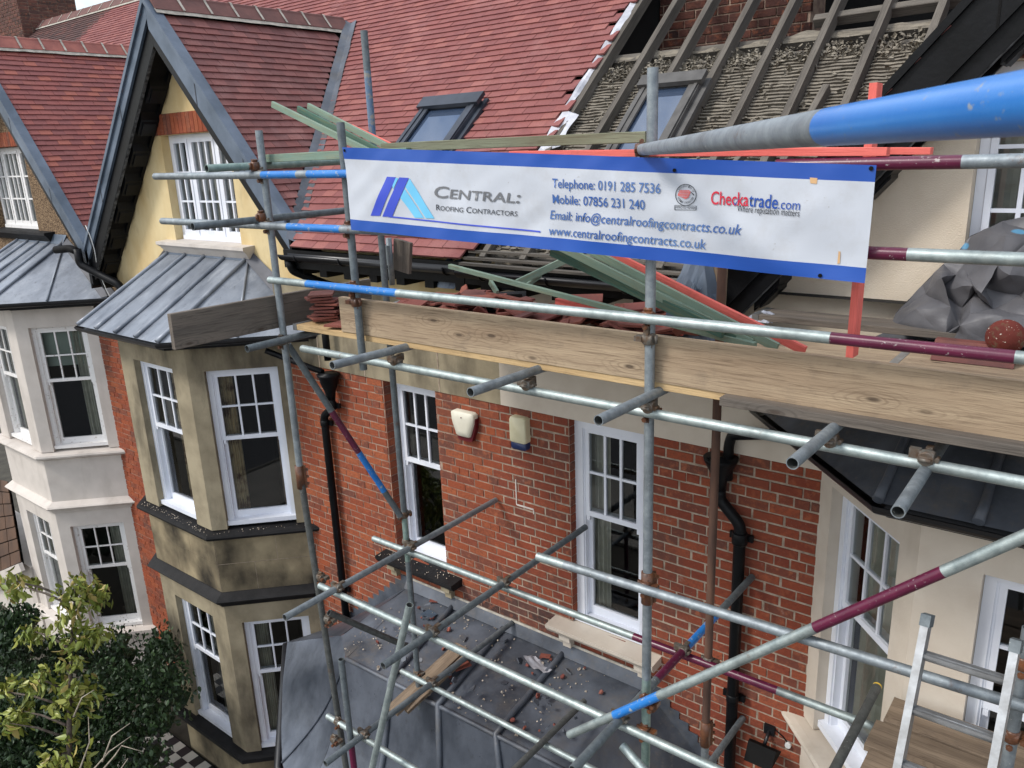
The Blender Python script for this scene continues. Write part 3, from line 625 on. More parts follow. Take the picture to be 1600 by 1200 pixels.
def bay_roof(house, cx, ztop=-1.02, zg=-1.72, topw=.80, hf=.72, ht=1.47, dep=.78, m='lead'):
    pth = [(cx-ht, 0), (cx-hf, -dep), (cx+hf, -dep), (cx+ht, 0)]
    e = offset_path(pth, .34); E_ = [Vector((q.x, q.y, zg)) for q in e]; T0, T1 = Vector((cx-topw, .09, ztop)), Vector((cx+topw, .09, ztop))
    root = bpy.data.objects.new('bay_roof', None); COL.objects.link(root); root.parent = house; root.location = Vector((cx, 0, zg))-wbase(house); root.empty_display_size = .1
    nb = 4; rolls = []
    for i in range(nb):
        s0, s1 = i/nb, (i+1)/nb; b = MB().use(m); sheet(b, T0.lerp(T1, s0), T0.lerp(T1, s1), E_[1].lerp(E_[2], s1), E_[1].lerp(E_[2], s0), 5, 10, .007, i); b.build('lead_sheet', root)
    for s_, (t, a, c) in enumerate(((T0, E_[0], E_[1]), (T1, E_[2], E_[3]))):
        mid = a.lerp(c, .5)
        for q0, q1 in ((a, mid), (mid, c)):
            b = MB().use(m); sheet(b, t, t.lerp(t, 1)+Vector((.001, 0, 0)), q1, q0, 4, 9, .005, 9+s_); b.build('lead_sheet', root)
        L_ = [(t, mid)]
        for P, Q in L_:
            b = MB().use(m); b.tube([P+Vector((0, -.005, .012)), Q+Vector((0, 0, .012))], .014, 8); b.build('lead_roll', root)
    for i in range(nb+1):
        P, Q = T0.lerp(T1, i/nb), E_[1].lerp(E_[2], i/nb); up = Vector((0, -.3, .95))*.014
        pts = [P.lerp(Q, k/12)+up+Vector((.004*noise.noise(P+Vector((k, 0, 0))), 0, .003*noise.noise(P+Vector((0, k, 0))))) for k in range(13)]
        b = MB().use(m); b.tube(pts, [.022+(.005 if k % 5 == 2 else 0)+.002*noise.noise(P*9+Vector((k, 0, 0))) for k in range(13)], 10); b.build('lead_roll', root)
    b = MB().use('lead_clean'); sheet(b, (cx-topw-.1, .085, ztop+.10), (cx+topw+.1, .085, ztop+.10), (cx+topw+.04, .03, ztop-.03), (cx-topw-.04, .03, ztop-.03), 14, 2, .01, 3); b.build('flashing', root)
    for s in (-1, 1):
        q = E_[0] if s < 0 else E_[3]; t = T0 if s < 0 else T1
        b = MB().use('lead_charcoal'); sheet(b, t+Vector((s*.02, -.002, .1)), t+Vector((0, -.06, -.01)), q+Vector((-s*.06, -.06, .01)), q+Vector((s*.1, .08, .05)), 2, 8, .008, 5); b.build('flashing', root)
    # gutter: half round with a fascia behind
    gp = [Vector(q) for q in pth]; g = MB().use('black_plastic')
    prof = [(.27+.055+.055*math.cos(math.pi+math.pi*k/8), zg-.01+.055*math.sin(math.pi+math.pi*k/8)) for k in range(9)]
    prof += [(.27+.055+.048*math.cos(2*math.pi-math.pi*k/8), zg-.01+.048*math.sin(2*math.pi-math.pi*k/8)) for k in range(9)]
    sweep(g, pth, prof); g.build('gutter', root)
    f_ = MB().use('black_paint'); sweep(f_, pth, [(-.02, zg-.02), (.268, zg-.005), (.268, zg-.10), (.20, zg-.105), (.06, zg-.11), (.0, zg-.15), (-.02, zg-.15)]); f_.build('fascia', root)
    return root
bay(houseB, CB, 'stone_tan', 'stone_sooty', 'stone_black', 'stone_black', pat='curtain_pattern', curt_f=[(.42, .72)], curt_c=[(.1, .3)], apron_blocks=True)
bay(houseA, CA_BAY, 'stone_white', 'stone_white', 'stone_white', 'stone_white', pat='curtain', curt_f=[(.1, .6)], curt_c=[(.62, .95)], paint='white_flaky', blind=.34)
bay(houseD, CD, 'stone_cream', 'stone_cream', 'stone_cream', 'stone_cream', low=False, curt_f=[(.0, .08)], curt_c=[(.05, .95)])
bay_roof(houseB, CB, m='lead_bay'); bay_roof(houseA, CA_BAY, topw=.75, m='lead_bay'); bay_roof(houseD, CD, m='lead_dark')

# ---- gables
def casement(house, O, u0, u1, z0, z1, recess=.1, cols=(2, 3, 2), paint='white_paint', curt=((.05, .95),)):
    base = wbase(house); root = bpy.data.objects.new('window', None); COL.objects.link(root); root.parent = house; root.location = Vector(((u0+u1)/2, recess, z0))-base; root.empty_display_size = .1
    b = MB().use(paint); k = .05; r0, r1 = recess, recess+.08
    b.box((u0, r0, z0), (u0+k, r1, z1)); b.box((u1-k, r0, z0), (u1, r1, z1)); b.box((u0+k, r0, z1-k), (u1-k, r1, z1)); b.box((u0+k, r0-.03, z0), (u1-k, r1, z0+k)); 
    tot = sum(cols); xs = [u0+k]; W = u1-u0-2*k
    for c in cols: xs.append(xs[-1]+W*c/tot)
    for x in xs[1:-1]: b.box((x-.025, r0, z0+k), (x+.025, r1, z1-k))
    b.build('frame', root)
    for i, c in enumerate(cols):
        a0 = xs[i]+(.025 if i else 0); a1 = xs[i+1]-(.025 if i < len(cols)-1 else 0); h0, h1 = z0+k, z1-k; s = .04; y0, y1 = r0-.008, r0+.045
        b = MB().use(paint); b.box((a0+.003, y0, h0), (a0+s, y1, h1)); b.box((a1-s, y0, h0), (a1-.003, y1, h1)); b.box((a0+s, y0, h1-s), (a1-s, y1, h1)); b.box((a0+s, y0, h0), (a1-s, y1, h0+s*1.6))
        g0, g1 = a0+s, a1-s; v0, v1 = h0+s*1.6, h1-s
        for q in range(1, c): xx = g0+(g1-g0)*q/c; b.box((xx-.012, y0+.004, v0), (xx+.012, y1-.004, v1))
        for q in range(1, 3):
            zz = v0+(v1-v0)*q/3
            for t in range(c): b.box((g0+(g1-g0)*t/c+(.012 if t else 0), y0+.005, zz-.011), (g0+(g1-g0)*(t+1)/c-(.012 if t < c-1 else 0), y1-.005, zz+.011))
        b.build('casement', root)
        for q in range(c):
            for t in range(3):
                p_ = MB().use('glass'); X0, X1 = g0+(g1-g0)*q/c, g0+(g1-g0)*(q+1)/c; Z0, Z1 = v0+(v1-v0)*t/3, v0+(v1-v0)*(t+1)/3
                d = random.uniform(-.002, .002); p_.face([(X0, r0+.02+d, Z0), (X1, r0+.02-d, Z0), (X1, r0+.02-d, Z1), (X0, r0+.02+d, Z1)]); p_.build('pane', root)
    b = MB().use('room_dark'); d0, d1 = r1+.02, r1+.7
    b.face([(u0-.05, d1, z0-.1), (u1+.05, d1, z0-.1), (u1+.05, d1, z1), (u0-.05, d1, z1)]); b.face([(u0, d0, z0), (u0-.05, d1, z0), (u0-.05, d1, z1), (u0, d0, z1)]); b.face([(u1, d0, z0), (u1+.05, d1, z0), (u1+.05, d1, z1), (u1, d0, z1)]); b.face([(u0, d0, z0), (u1, d0, z0), (u1, d1, z0-.1), (u0, d1, z0-.1)]); b.face([(u0, d0, z1), (u1, d0, z1), (u1, d1, z1), (u0, d1, z1)])
    b.build('room', root)
    for c0, c1 in curt:
        b = MB().use('curtain'); n_ = 46
        for i in range(n_):
            f0, f1 = c0+(c1-c0)*i/n_, c0+(c1-c0)*(i+1)/n_; y = lambda q: r1+.09+.02*math.sin(q*62)+.012*math.sin(q*23)
            b.face([(u0+(u1-u0)*f0, y(f0), z0), (u0+(u1-u0)*f1, y(f1), z0), (u0+(u1-u0)*f1, y(f1), z1), (u0+(u1-u0)*f0, y(f0), z1)], True)
        b.build('curtain', root)
    return root
VY = -.22
def gable(house, cx, zap, m_wall, m_barge, footL, footR, win, arch, m_sillm, zlow=-1.95, lead=True, wallw=1.55, m_arch='brick_old', cols=(2, 3, 2), paint='white_paint', ssill=None):
    zt = zap
    wx0, wx1, wz0, wz1 = win
    tl = lambda x: zt-.10-GS*abs(x-cx)
    b = MB().use(m_wall); xl, xr = cx-footL, cx+footR
    Y = .10
    b.face([(xl, Y, tl(xl)), (xl, Y, zlow), (wx0, Y, zlow), (wx0, Y, tl(wx0))]); b.face([(wx1, Y, tl(wx1)), (wx1, Y, zlow), (xr, Y, zlow), (xr, Y, tl(xr))])
    b.face([(wx0, Y, wz1), (wx1, Y, wz1), (wx1, Y, tl(wx1)), (cx, Y, tl(cx)), (wx0, Y, tl(wx0))]); b.face([(wx0, Y, zlow), (wx1, Y, zlow), (wx1, Y, wz0), (wx0, Y, wz0)])
    D_ = .32
    b.face([(wx0, Y, wz0), (wx0, D_, wz0), (wx0, D_, wz1), (wx0, Y, wz1)]); b.face([(wx1, D_, wz0), (wx1, Y, wz0), (wx1, Y, wz1), (wx1, D_, wz1)]); b.face([(wx0, Y, wz1), (wx0, D_, wz1), (wx1, D_, wz1), (wx1, Y, wz1)])
    b.build('gable_wall', house)
    # soldier-course lintel, brick by brick
    ax0, ax1, az0, az1, amat = arch
    nb = max(6, int((ax1-ax0)/.077)); me = bk[m_arch]; base = wbase(house)
    for i in range(nb):
        x = ax0+(ax1-ax0)*(i+.5)/nb; o = bpy.data.objects.new('brick', me); COL.objects.link(o); o.parent = house
        o.matrix_basis = Matrix.Translation(-base) @ Matrix.Translation((x, .09, (az0+az1)/2)) @ Matrix.Diagonal(((ax1-ax0)/nb-.006, 1, az1-az0, 1))
    b = MB().use('mortar'); b.box((ax0, .093, az0), (ax1, .13, az1)); b.build('lintel_bed', house)
    casement(house, None, wx0+.002, wx1-.002, wz0+.02, wz1-.002, .20, cols, paint)
    sx0, sx1 = ssill or (wx0-.18, wx1+.2)
    s_ = MB().use(m_sillm); z = wz0+.02
    s_.poly([(sx0, .2, z), (sx1, .2, z), (sx1, -.05, z-.015), (sx0, -.05, z-.015), (sx0, -.05, z-.05), (sx1, -.05, z-.05), (sx0+.02, -.01, z-.08), (sx1-.02, -.01, z-.08), (sx0+.04, .04, z-.15), (sx1-.04, .04, z-.15), (sx0+.04, .2, z-.15), (sx1-.04, .2, z-.15)],
        [(0, 3, 2, 1), (3, 4, 5, 2), (4, 6, 7, 5), (6, 8, 9, 7), (8, 10, 11, 9), (0, 10, 8, 6, 4, 3), (1, 2, 5, 7, 9, 11)]); s_.build('sill', house)
    # barge boards, cappings, soffits, brackets
    for s, L in ((-1, footL), (1, footR)):
        T = lambda d, dz, y: (cx+s*d, y, zt-GS*d+dz)
        L2 = L+.02
        def prism(mm, d0, d1, t0, b0, y0, y1, nm, par=house):
            q = MB().use(mm); q.poly([T(d0, t0, y0), T(d1, t0, y0), T(d1, b0, y0), T(d0, b0, y0), T(d0, t0, y1), T(d1, t0, y1), T(d1, b0, y1), T(d0, b0, y1)], [(0, 1, 2, 3), (7, 6, 5, 4), (0, 4, 5, 1), (1, 5, 6, 2), (2, 6, 7, 3), (3, 7, 4, 0)]); return q.build(nm, par)
        bd = -.27 if not lead else (-.25 if s > 0 else -.15)
        bb = prism(m_barge, .001, L2, .0, bd, VY, VY+.03, 'barge_board')
        prism('lead_clean' if lead else 'black_paint', .001, L2, .062, .002, VY-.025, VY+.10, 'verge_capping', bb)
        for dq in (L2*.36, L2*.7): prism('lead_charcoal' if lead else 'black_matt', dq, dq+.012, .001, bd-.001, VY-.003, VY+.001, 'lap_joint', bb)
        prism('black_paint', .001, L2, -.06, -.41, VY+.031, VY+.07, 'inner_board', bb)
        prism('lit_edge', .03, L2-.02, -.411, -.418, VY+.035, VY+.066, 'board_edge', bb)
        prism('black_matt', .001, L2, -.33, -.36, VY+.071, .099, 'soffit')
        n_ = int(L/.30)
        for i in range(1, n_+1):
            d = i*.30; q = prism('black_paint', d, d+.15, -.361, -.45, VY+.09, .085, 'soffit_bracket')
            prism('black_paint', d+.02, d+.13, -.451, -.475, VY+.12, .06, 'bracket_foot')
        prism('black_paint', .001, L2, -.361, -.42, .062, .098, 'wall_plate')
        q = prism('black_paint', L2, L2+.03, .03, -.46, VY, .10, 'barge_foot')
gable(houseB, CB, 1.60, 'render_yellow', 'lead_clean', 2.36, 1.95, (-9.19, -7.84, -.90, .31), (-9.30, -7.78, .312, .54, 0), 'stone_white', ssill=(-9.40, -7.60))
gable(houseD, CD+.03, 1.60, 'render_cream', 'black_paint', 2.1, 2.1, (-.82, .58, -.90, .345), (-.82, .62, .35, .62, 0), 'stone_cream', lead=False, m_arch='brick_repointed')
gable(houseA, CA_GAB, 1.74, 'pebbledash', 'lead_clean', 2.3, 2.44, (-14.5, -13.03, -.90, .32), (-14.5, -12.9, .322, .53, 0), 'stone_black', paint='white_flaky', ssill=(-14.6, -12.5))

# ---- roofs: tiles laid one by one
def tile_mesh(m, wd, ln=.155, th=.017):
    b = MB().use(m); h = wd/2
    vs = [(-h, 0, .012), (h, 0, .012), (h, 0, .012+th), (-h, 0, .012+th), (-h, ln, -.006), (h, ln, -.006), (h, ln, .007), (-h, ln, .007)]
    b.poly(vs, [(0, 1, 2, 3), (3, 2, 6, 7), (0, 3, 7, 4), (1, 5, 6, 2), (0, 4, 5, 1), (4, 7, 6, 5)]); return b.mesh('tile')
TG, TW = .094, .165
def tile_field(O, u, v, n, ulen, vlen, ok, jit=.003):
    out = []; r = 0; O, u, v, n = map(Vector, (O, u, v, n))
    while r*TG < vlen:
        off = 0 if r % 2 else TW/2; i = -1
        while i*TW+off < ulen+TW:
            c = O+u*(i*TW+off)+v*(r*TG)
            if ok(c+v*.055):
                a = random.uniform(-.012, .012)
                M = frame_matrix(c+u*random.uniform(-.0015, .0015)+v*random.uniform(-jit, jit)+n*random.uniform(0, .003), u, v, n) @ Matrix.Rotation(a, 4, 'Z') @ Matrix.Rotation(random.uniform(-.012, .012), 4, 'Y'); out.append(M)
            i += 1
        r += 1
    return out
th = math.atan(RS); mv, mn = (0, math.cos(th), math.sin(th)), (0, -math.sin(th), math.cos(th))
gt = math.atan(GS)
gzB = lambda x: 1.60-GS*abs(x-CB)
gzA = lambda x: 1.74-GS*abs(x-CA_GAB)
gzD = lambda x: 1.60-GS*abs(x-CD-.03)
SK1 = (-5.83, -5.11, .55, 1.10)       # roof window: x0,x1,y0,y1
def okmain(c):
    if c.x > -4.13+.05*math.sin(c.y*9): return False
    if SK1[0]-.02 < c.x < SK1[1]+.02 and SK1[2]-.05 < c.y < SK1[3]+.02: return False
    return roofz(c.y) > gzB(c.x)+.02 and c.x > -18 and c.y < 4.45
def seen_main(c): return c.x > -8.6
tiles = tile_field((-9, RE_Y-.04, RE_Z-.034), (1, 0, 0), mv, mn, 5.0, 6.3, okmain)
pieces(houseB, 'tile', tile_mesh('tile_new', TW-.003), tiles, visible=lambda c: px(c)[1] < 235)
far = tile_field((-18, RE_Y-.04+2.6, roofz(RE_Y-.04+2.6)), (1, 0, 0), mv, mn, 9.0, 3.0, lambda c: roofz(c.y) > max(gzB(c.x), gzA(c.x)) and c.y < 4.45 and c.x < -8.9)
mb = MB().use('tile_new'); tmv = [v.co.copy() for v in tile_mesh('tile_new', TW-.003).vertices]; tmf = [(0, 1, 2, 3), (3, 2, 6, 7), (0, 3, 7, 4), (1, 5, 6, 2)]
for M in far: mb.poly([M @ v for v in tmv], tmf, False, random.random()*.98+.01)
mb.build('tile_field', houseB, kind='stuff')
# gable slopes
def okgB(c): return gzB(c.x) > roofz(c.y)+.02 and c.y > VY+.05 and c.x < -6.33 and c.x > CB+.12
gv, gn = (-math.cos(gt), 0, math.sin(gt)), (math.sin(gt), 0, math.cos(gt))
foot = -6.36
tl_ = tile_field((foot, VY, gzB(foot)), (0, 1, 0), gv, gn, 3.0, 3.3, okgB)
pieces(houseB, 'tile', tile_mesh('tile_gable', TW-.003), tl_, limit=150)
footA = -10.98
def okgA(c): return c.y > VY+.05 and c.y < 3.0 and c.x > CA_GAB+.12
tA = tile_field((footA, VY, gzA(footA)), (0, 1, 0), gv, gn, 3.4, 3.6, okgA)
pieces(houseA, 'tile', tile_mesh('tile_neighbour', TW-.003), tA)
# left-hand slopes (seen only from other places) and roof decks under the tiles
gvl, gnl = (math.cos(gt), 0, math.sin(gt)), (-math.sin(gt), 0, math.cos(gt))
for hs, cxx, gz, mm, lim in ((houseB, CB, gzB, 'tile_gable', -10.84), (houseA, CA_GAB, gzA, 'tile_neighbour', -15.6), (houseD, CD+.03, gzD, 'tile_gable', -2.05)):
    t_ = tile_field((lim, VY, gz(lim)), (0, -1, 0), gvl, gnl, .1, 3.6, lambda c: False)
    mb = MB().use(mm); tv = [v.co.copy() for v in tile_mesh(mm, TW-.003).vertices]
    for M in tile_field((lim, 3.4, gz(lim)), (0, -1, 0), gvl, gnl, 3.5, 3.6, lambda c: gz(c.x) > roofz(c.y)+.03 and c.y > VY+.05 and c.x < cxx-.1): mb.poly([M @ v for v in tv], tmf, False, random.random()*.98+.01)
    mb.build('tile_field', hs, kind='stuff')
def deck(hs, poly, m='black_matt', nm='roof_deck'):
    b = MB().use(m); b.face(poly); b.build(nm, hs)
dk = lambda x, y: (x, y, roofz(y)-.03)
deck(houseB, [dk(-6.4, -.28), dk(-4.13, -.28), dk(-4.13, 4.5), dk(-18, 4.5), dk(-18, 2.4), dk(-8.5, 2.42)])
for hs, cxx, zp, l, r in ((houseB, CB, 1.60, 2.34, 2.2), (houseA, CA_GAB, 1.74, 2.3, 2.5), (houseD, CD+.03, 1.60, 2.1, 2.1)):
    deck(hs, [(cxx, VY+.03, zp-.03), (cxx, 3.0, zp-.03), (cxx+r, .6, zp-.03-GS*r), (cxx+r, VY+.03, zp-.03-GS*r)]); deck(hs, [(cxx, VY+.03, zp-.03), (cxx-l, VY+.03, zp-.03-GS*l), (cxx-l, .6, zp-.03-GS*l), (cxx, 3.0, zp-.03)])
# ridges
def ridge(hs, P, Q, n_, m, cement=True):
    P, Q = Vector(P), Vector(Q); d = (Q-P)/n_; x = d.normalized()
    side = Vector((0, 0, 1)).cross(x).normalized()
    for i in range(n_):
        A, B_ = P+d*i+x*.012, P+d*(i+1)-x*.004; b = MB().use(m); pr = [(-.15, -.13), (-.045, .0), (-.03, .03), (0, .04), (.03, .03), (.045, .0), (.15, -.13), (.135, -.14), (.03, -.012), (0, 0), (-.03, -.012), (-.135, -.14)]
        k = len(pr); vs = [A+side*a+Vector((0, 0, z)) for a, z in pr]+[B_+side*a+Vector((0, 0, z)) for a, z in pr]
        b.poly(vs, [(j, (j+1) % k, k+(j+1) % k, k+j) for j in range(k)]+[tuple(range(k))[::-1], tuple(range(k, 2*k))]); b.build('ridge_tile', hs)
        if i: 
            c = MB().use('cement'); pr2 = [(a*1.05, z+.008) for a, z in pr[:7]]; A2, B2 = P+d*i-x*.012, P+d*i+x*.018; vs = [A2+side*a+Vector((0, 0, z)) for a, z in pr2]+[B2+side*a+Vector((0, 0, z)) for a, z in pr2]
            c.poly(vs, [(j, j+1, 7+j+1, 7+j) for j in range(6)]); c.build('cement_joint', hs)
    for s in (-1, 1):
        c = MB().use('cement'); nn = 26
        for i in range(nn):
            p0, p1 = P.lerp(Q, i/nn), P.lerp(Q, (i+1)/nn); w0, w1 = .01*noise.noise(p0*7), .01*noise.noise(p1*7)
            c.face([p0+side*s*.135+Vector((0, 0, -.125)), p1+side*s*.135+Vector((0, 0, -.125)), p1+side*s*(.18+w1)+Vector((0, 0, -.175-w1)), p0+side*s*(.18+w0)+Vector((0, 0, -.175-w0))])
        c.build('cement_fillet', hs)
ridge(houseB, (CB, VY+.02, 1.66), (CB, 2.42, 1.66), 8, 'ridge_old')
ridge(houseA, (CA_GAB, VY+.02, 1.80), (CA_GAB, 2.6, 1.80), 9, 'ridge_clay')
ridge(houseD, (CD+.03, VY+.02, 1.66), (CD+.03, 2.42, 1.66), 8, 'ridge_old')
ridge(houseB, (-27, 4.5, 3.36), (-4.2, 4.5, 3.36), 46, 'ridge_old')
# far roof beyond the neighbour (darker tiles) and its chimney
houseF = thing('terraced_house', 'dark tiled roof of the farthest house behind the brick chimney', 'house', (-22, 3, -7.65))
mb = MB().use('tile_far')
for M in tile_field((-27, 1.2, roofz(1.2)), (1, 0, 0), mv, mn, 9.0, 4.6, lambda c: c.y < 4.45 and c.x < -18.02 and roofz(c.y) > gzA(c.x)): mb.poly([M @ v for v in tmv], tmf, False, random.random()*.98+.01)
mb.build('tile_field', houseF, kind='stuff'); deck(houseF, [dk(-27, 1.0), dk(-18, 1.0), dk(-18, 4.5), dk(-27, 4.5)])
# back slope closes the ridge
for hs, x0, x1 in ((houseB, -18, -4.15), (houseF, -27, -18)): deck(hs, [(x0, 4.5, 3.26), (x1, 4.5, 3.26), (x1, 9.3, -.8), (x0, 9.3, -.8)], 'tile_far', 'back_slope')
ch0, ch1 = -24.2, -21.75
chim = thing('chimney_stack', 'broad dark brick chimney stack against the pale sky at the top left corner', 'chimney', (-23, 4.6, 2.6))
cb_ = brick_courses(ch0, ch1, 2.6, 5.4, [], .01)
cms = brick_mats(cb_, 4.05)
for k in range(int(2.8/CH)):
    for j in range(6): cms.append(Matrix.Translation((ch1, 4.05+.225*(j+.5), 5.4-CH*(k+.5))) @ Matrix.Rotation(math.pi/2, 4, 'Z') @ Matrix.Diagonal((.215, 1, CH-.01, 1)))
pieces(chim, 'brick', bk['brick_dark'], cms, limit=200)
b = MB().use('mortar_old'); b.box((ch0, 4.056, 2.6), (ch1-.006, 5.4, 5.4)); b.build('stack_core', chim)

# ---- valleys
def strip(hs, pts, half, side, m, nm, lift=.0, amp=.012):
    b = MB().use(m); side = Vector(side).normalized(); n_ = 24
    P, Q = Vector(pts[0]), Vector(pts[1])
    for k in (-1, 1):
        for i in range(n_):
            a, c = P.lerp(Q, i/n_), P.lerp(Q, (i+1)/n_); wa = half+amp*noise.noise(a*6+Vector((k, 0, 0))); wc = half+amp*noise.noise(c*6+Vector((k, 0, 0)))
            U = Vector((0, 0, 1))
            ea, ec = a+side*k*wa, c+side*k*wc
            b.face([a+U*lift, c+U*lift, ec+U*(lift+.04), ea+U*(lift+.04)], True)
    return b.build(nm, hs)
v0, v1 = Vector((-8.43, 2.48, 1.58)), Vector((-6.36, -.30, -.80))
d_ = (v1-v0).normalized(); strip(houseB, (v0, v1), .075, d_.cross(Vector((0, 0, 1))), 'lead_dark', 'valley_lead', .045)
strip(houseA, ((-10.87, VY, -1.02), (-10.87, 1.2, -1.02)), .14, (1, 0, 0), 'lead_clean', 'valley_lead', .03)
vD0, vD1 = Vector((-.05, 2.48, 1.58)), Vector((-2.1, -.30, -.80)); d_ = (vD1-vD0).normalized(); strip(houseD, (vD0, vD1), .12, d_.cross(Vector((0, 0, 1))), 'lead_charcoal', 'valley_lead', .05)

# ---- eaves of the main roofs
def gutter_run(hs, x0, x1, y, z, r=.06):
    g = MB().use('black_plastic'); k = 10
    for A, B_ in ((x0, x1),):
        pr = [(y-r*math.cos(math.pi*i/k), z-r*math.sin(math.pi*i/k)) for i in range(k+1)]+[(y+(r-.007)*math.cos(math.pi*i/k), z-(r-.007)*math.sin(math.pi*i/k)) for i in range(k+1)]
        n_ = len(pr); vs = [(A, a, c) for a, c in pr]+[(B_, a, c) for a, c in pr]
        g.poly(vs, [(i, (i+1) % n_, n_+(i+1) % n_, n_+i) for i in range(n_)]+[tuple(range(n_)), tuple(range(n_, 2*n_))[::-1]], True)
    o = g.build('gutter', hs)
    x = x0+.25
    while x < x1:
        c = MB().use('black_paint'); c.tube([(x, y-(r+.006)*math.cos(math.pi*i/8), z-(r+.006)*math.sin(math.pi*i/8)) for i in range(9)], .008, 6); c.build('bracket', o); x += .62
gutter_run(houseB, -6.42, -4.2, -.40, -.86); gutter_run(houseD, -4.19, -2.15, -.40, -.88)
for hs, x0, x1 in ((houseB, -6.5, -4.2), (houseD, -4.19, -2.1)):
    b = MB().use('black_paint'); b.box((x0, -.335, -1.0), (x1, -.305, -.83)); b.build('fascia', hs)
    b = MB().use('black_matt'); b.box((x0, -.304, -1.0), (x1, -.007, -.975)); b.build('soffit', hs)
    x = x0+.12
    while x < x1-.1:
        b = MB().use('black_paint'); b.box((x, -.29, -1.07), (x+.10, -.015, -1.001)); b.build('rafter_end', hs); x += .34

# ---- stripped roof: rafters, purlin, lath and plaster
rx = [-4.04, -3.65, -3.28, -2.89, -2.52, -2.14, -1.76, -1.38, -1.0, -.62]
def rp(x, y, d): return Vector((x, y, roofz(y)))-Vector(mn)*d
for i, x in enumerate(rx):
    y1 = 4.3; y0 = -.3
    # starts where it clears the gable valley
    while roofz(y0) < gzD(x)+.02 and y0 < 4: y0 += .05
    P, Q = rp(x, y0, .05), rp(x+random.uniform(-.012, .012), y1, .05)
    o = MB().use('rafter'); L = (Q-P).length; b = MB().use('rafter'); seg = 10
    for k in range(1): b.box((0, -.026, -.05), (L, .026, .05))
    me = b.mesh('rafter'); ro = bpy.data.objects.new('rafter', me); COL.objects.link(ro); ro.parent = houseD
    xx = (Q-P).normalized(); zz = Vector(mn); yy = zz.cross(xx); ro.matrix_basis = Matrix.Translation(-wbase(houseD)) @ frame_matrix(P, xx, yy, zz)
# torn laths with plaster keys between the rafters, up to the purlin
for i in range(len(rx)-1):
    b = MB().use('lath'); x0, x1 = rx[i]+.034, rx[i+1]-.034; y = -.2
    while y < 1.40:
        if roofz(y) > gzD(x1)+.02:
            a, c = rp(x0, y, .075), rp(x1, y, .075); n_ = 7
            for k in range(n_):
                s0, s1 = k/n_, (k+1)/n_; p, q = a.lerp(c, s0), a.lerp(c, s1); h = .0105+.006*noise.noise(p*14); t0, t1 = .012*noise.noise(p*11), .012*noise.noise(q*11)
                up = Vector(mv); nn = Vector(mn)
                b.face([p+nn*t0-up*h, q+nn*t1-up*h, q+nn*(t1-.004)+up*h, p+nn*(t0-.004)+up*h]); b.face([p+nn*t0-up*h, q+nn*t1-up*h, q-nn*.03-up*(h-.003), p-nn*.03-up*(h-.003)])
        y += .029
    b.build('lath_panel', houseD, kind='stuff')
    bk_ = MB().use('lath_gap'); n1 = 7; n2 = 40
    vs = []
    for j in range(n2+1):
        for k in range(n1+1):
            xq = x0+(x1-x0)*k/n1; ys = -.25
            while roofz(ys) < gzD(xq)+.02 and ys < 1.4: ys += .02
            yy_ = ys+(1.43-ys)*j/n2; p = rp(x0+(x1-x0)*k/n1, yy_, .092); vs.append(p+Vector(mn)*.012*noise.noise(p*17))
    bk_.poly(vs, [(j*(n1+1)+k, j*(n1+1)+k+1, (j+1)*(n1+1)+k+1, (j+1)*(n1+1)+k) for j in range(n2) for k in range(n1)], True); bk_.build('plaster_backing', houseD)
# plaster keys and dirt lying on the laths
b = MB().use('plaster_bits')
for k in range(3800):
    x = random.uniform(-4.0, -.7); r_ = random.random(); y = random.gauss(1.40, .045) if r_ < .42 else (random.gauss(.05, .2) if r_ < .7 else random.uniform(-.2, 1.4))
    if y < -.25 or roofz(y) < gzD(x)+.05: continue
    p = rp(x, y, .066); s = random.uniform(.004, .017); q = Matrix.Rotation(random.random()*6, 3, Vector((random.random(), random.random(), random.random()+.1)).normalized())
    b.poly([p+q @ Vector(v)*s for v in ((-1.4, -1, 0), (1.4, -.8, .1), (1, 1, 0), (-.9, .8, .2), (0, 0, .9))], [(0, 1, 4), (1, 2, 4), (2, 3, 4), (3, 0, 4)])
b.build('plaster_keys', houseD, kind='stuff')
def timber(name, P, Q, wd, hd, m, parent=None, up=(0, 0, 1), label=None, cat=None, group=None):
    "squared timber: its own x axis runs along the grain"
    P, Q = Vector(P), Vector(Q); x = (Q-P).normalized(); y = Vector(up).cross(x).normalized(); z = x.cross(y); L = (Q-P).length
    b = MB().use(m); e = min(wd, hd)*.06; h, t = wd/2, hd/2
    sec = [(-h+e, -t), (h-e, -t), (h, -t+e), (h, t-e), (h-e, t), (-h+e, t), (-h, t-e), (-h, -t+e)]
    n_ = max(1, int(L/.35)); vs = []
    bow = random.uniform(-.003, .003)*L
    for i in range(n_+1):
        s = i/n_; o_ = bow*4*s*(1-s)
        vs += [Vector((L*s, a, c+o_)) for a, c in sec]
    fs = [(i*8+j, i*8+(j+1) % 8, (i+1)*8+(j+1) % 8, (i+1)*8+j) for i in range(n_) for j in range(8)]+[tuple(range(8))[::-1], tuple(n_*8+j for j in range(8))]
    b.poly(vs, fs); o = bpy.data.objects.new(name, b.mesh(name)); COL.objects.link(o); M = frame_matrix(P, x, y, z)
    if parent is not None: o.parent = parent; o.matrix_basis = Matrix.Translation(-wbase(parent)) @ M
    else: o.matrix_basis = Matrix.Translation((0, 0, G)) @ M
    return tag(o, label, cat, group)
timber('purlin', rp(-4.1, 1.60, .14), rp(-.4, 1.60, .14), .10, .07, 'rafter', houseD, mn)
timber('purlin', rp(-4.1, 1.47, .15), rp(-.4, 1.47, .15), .05, .07, 'rafter', houseD, mn)
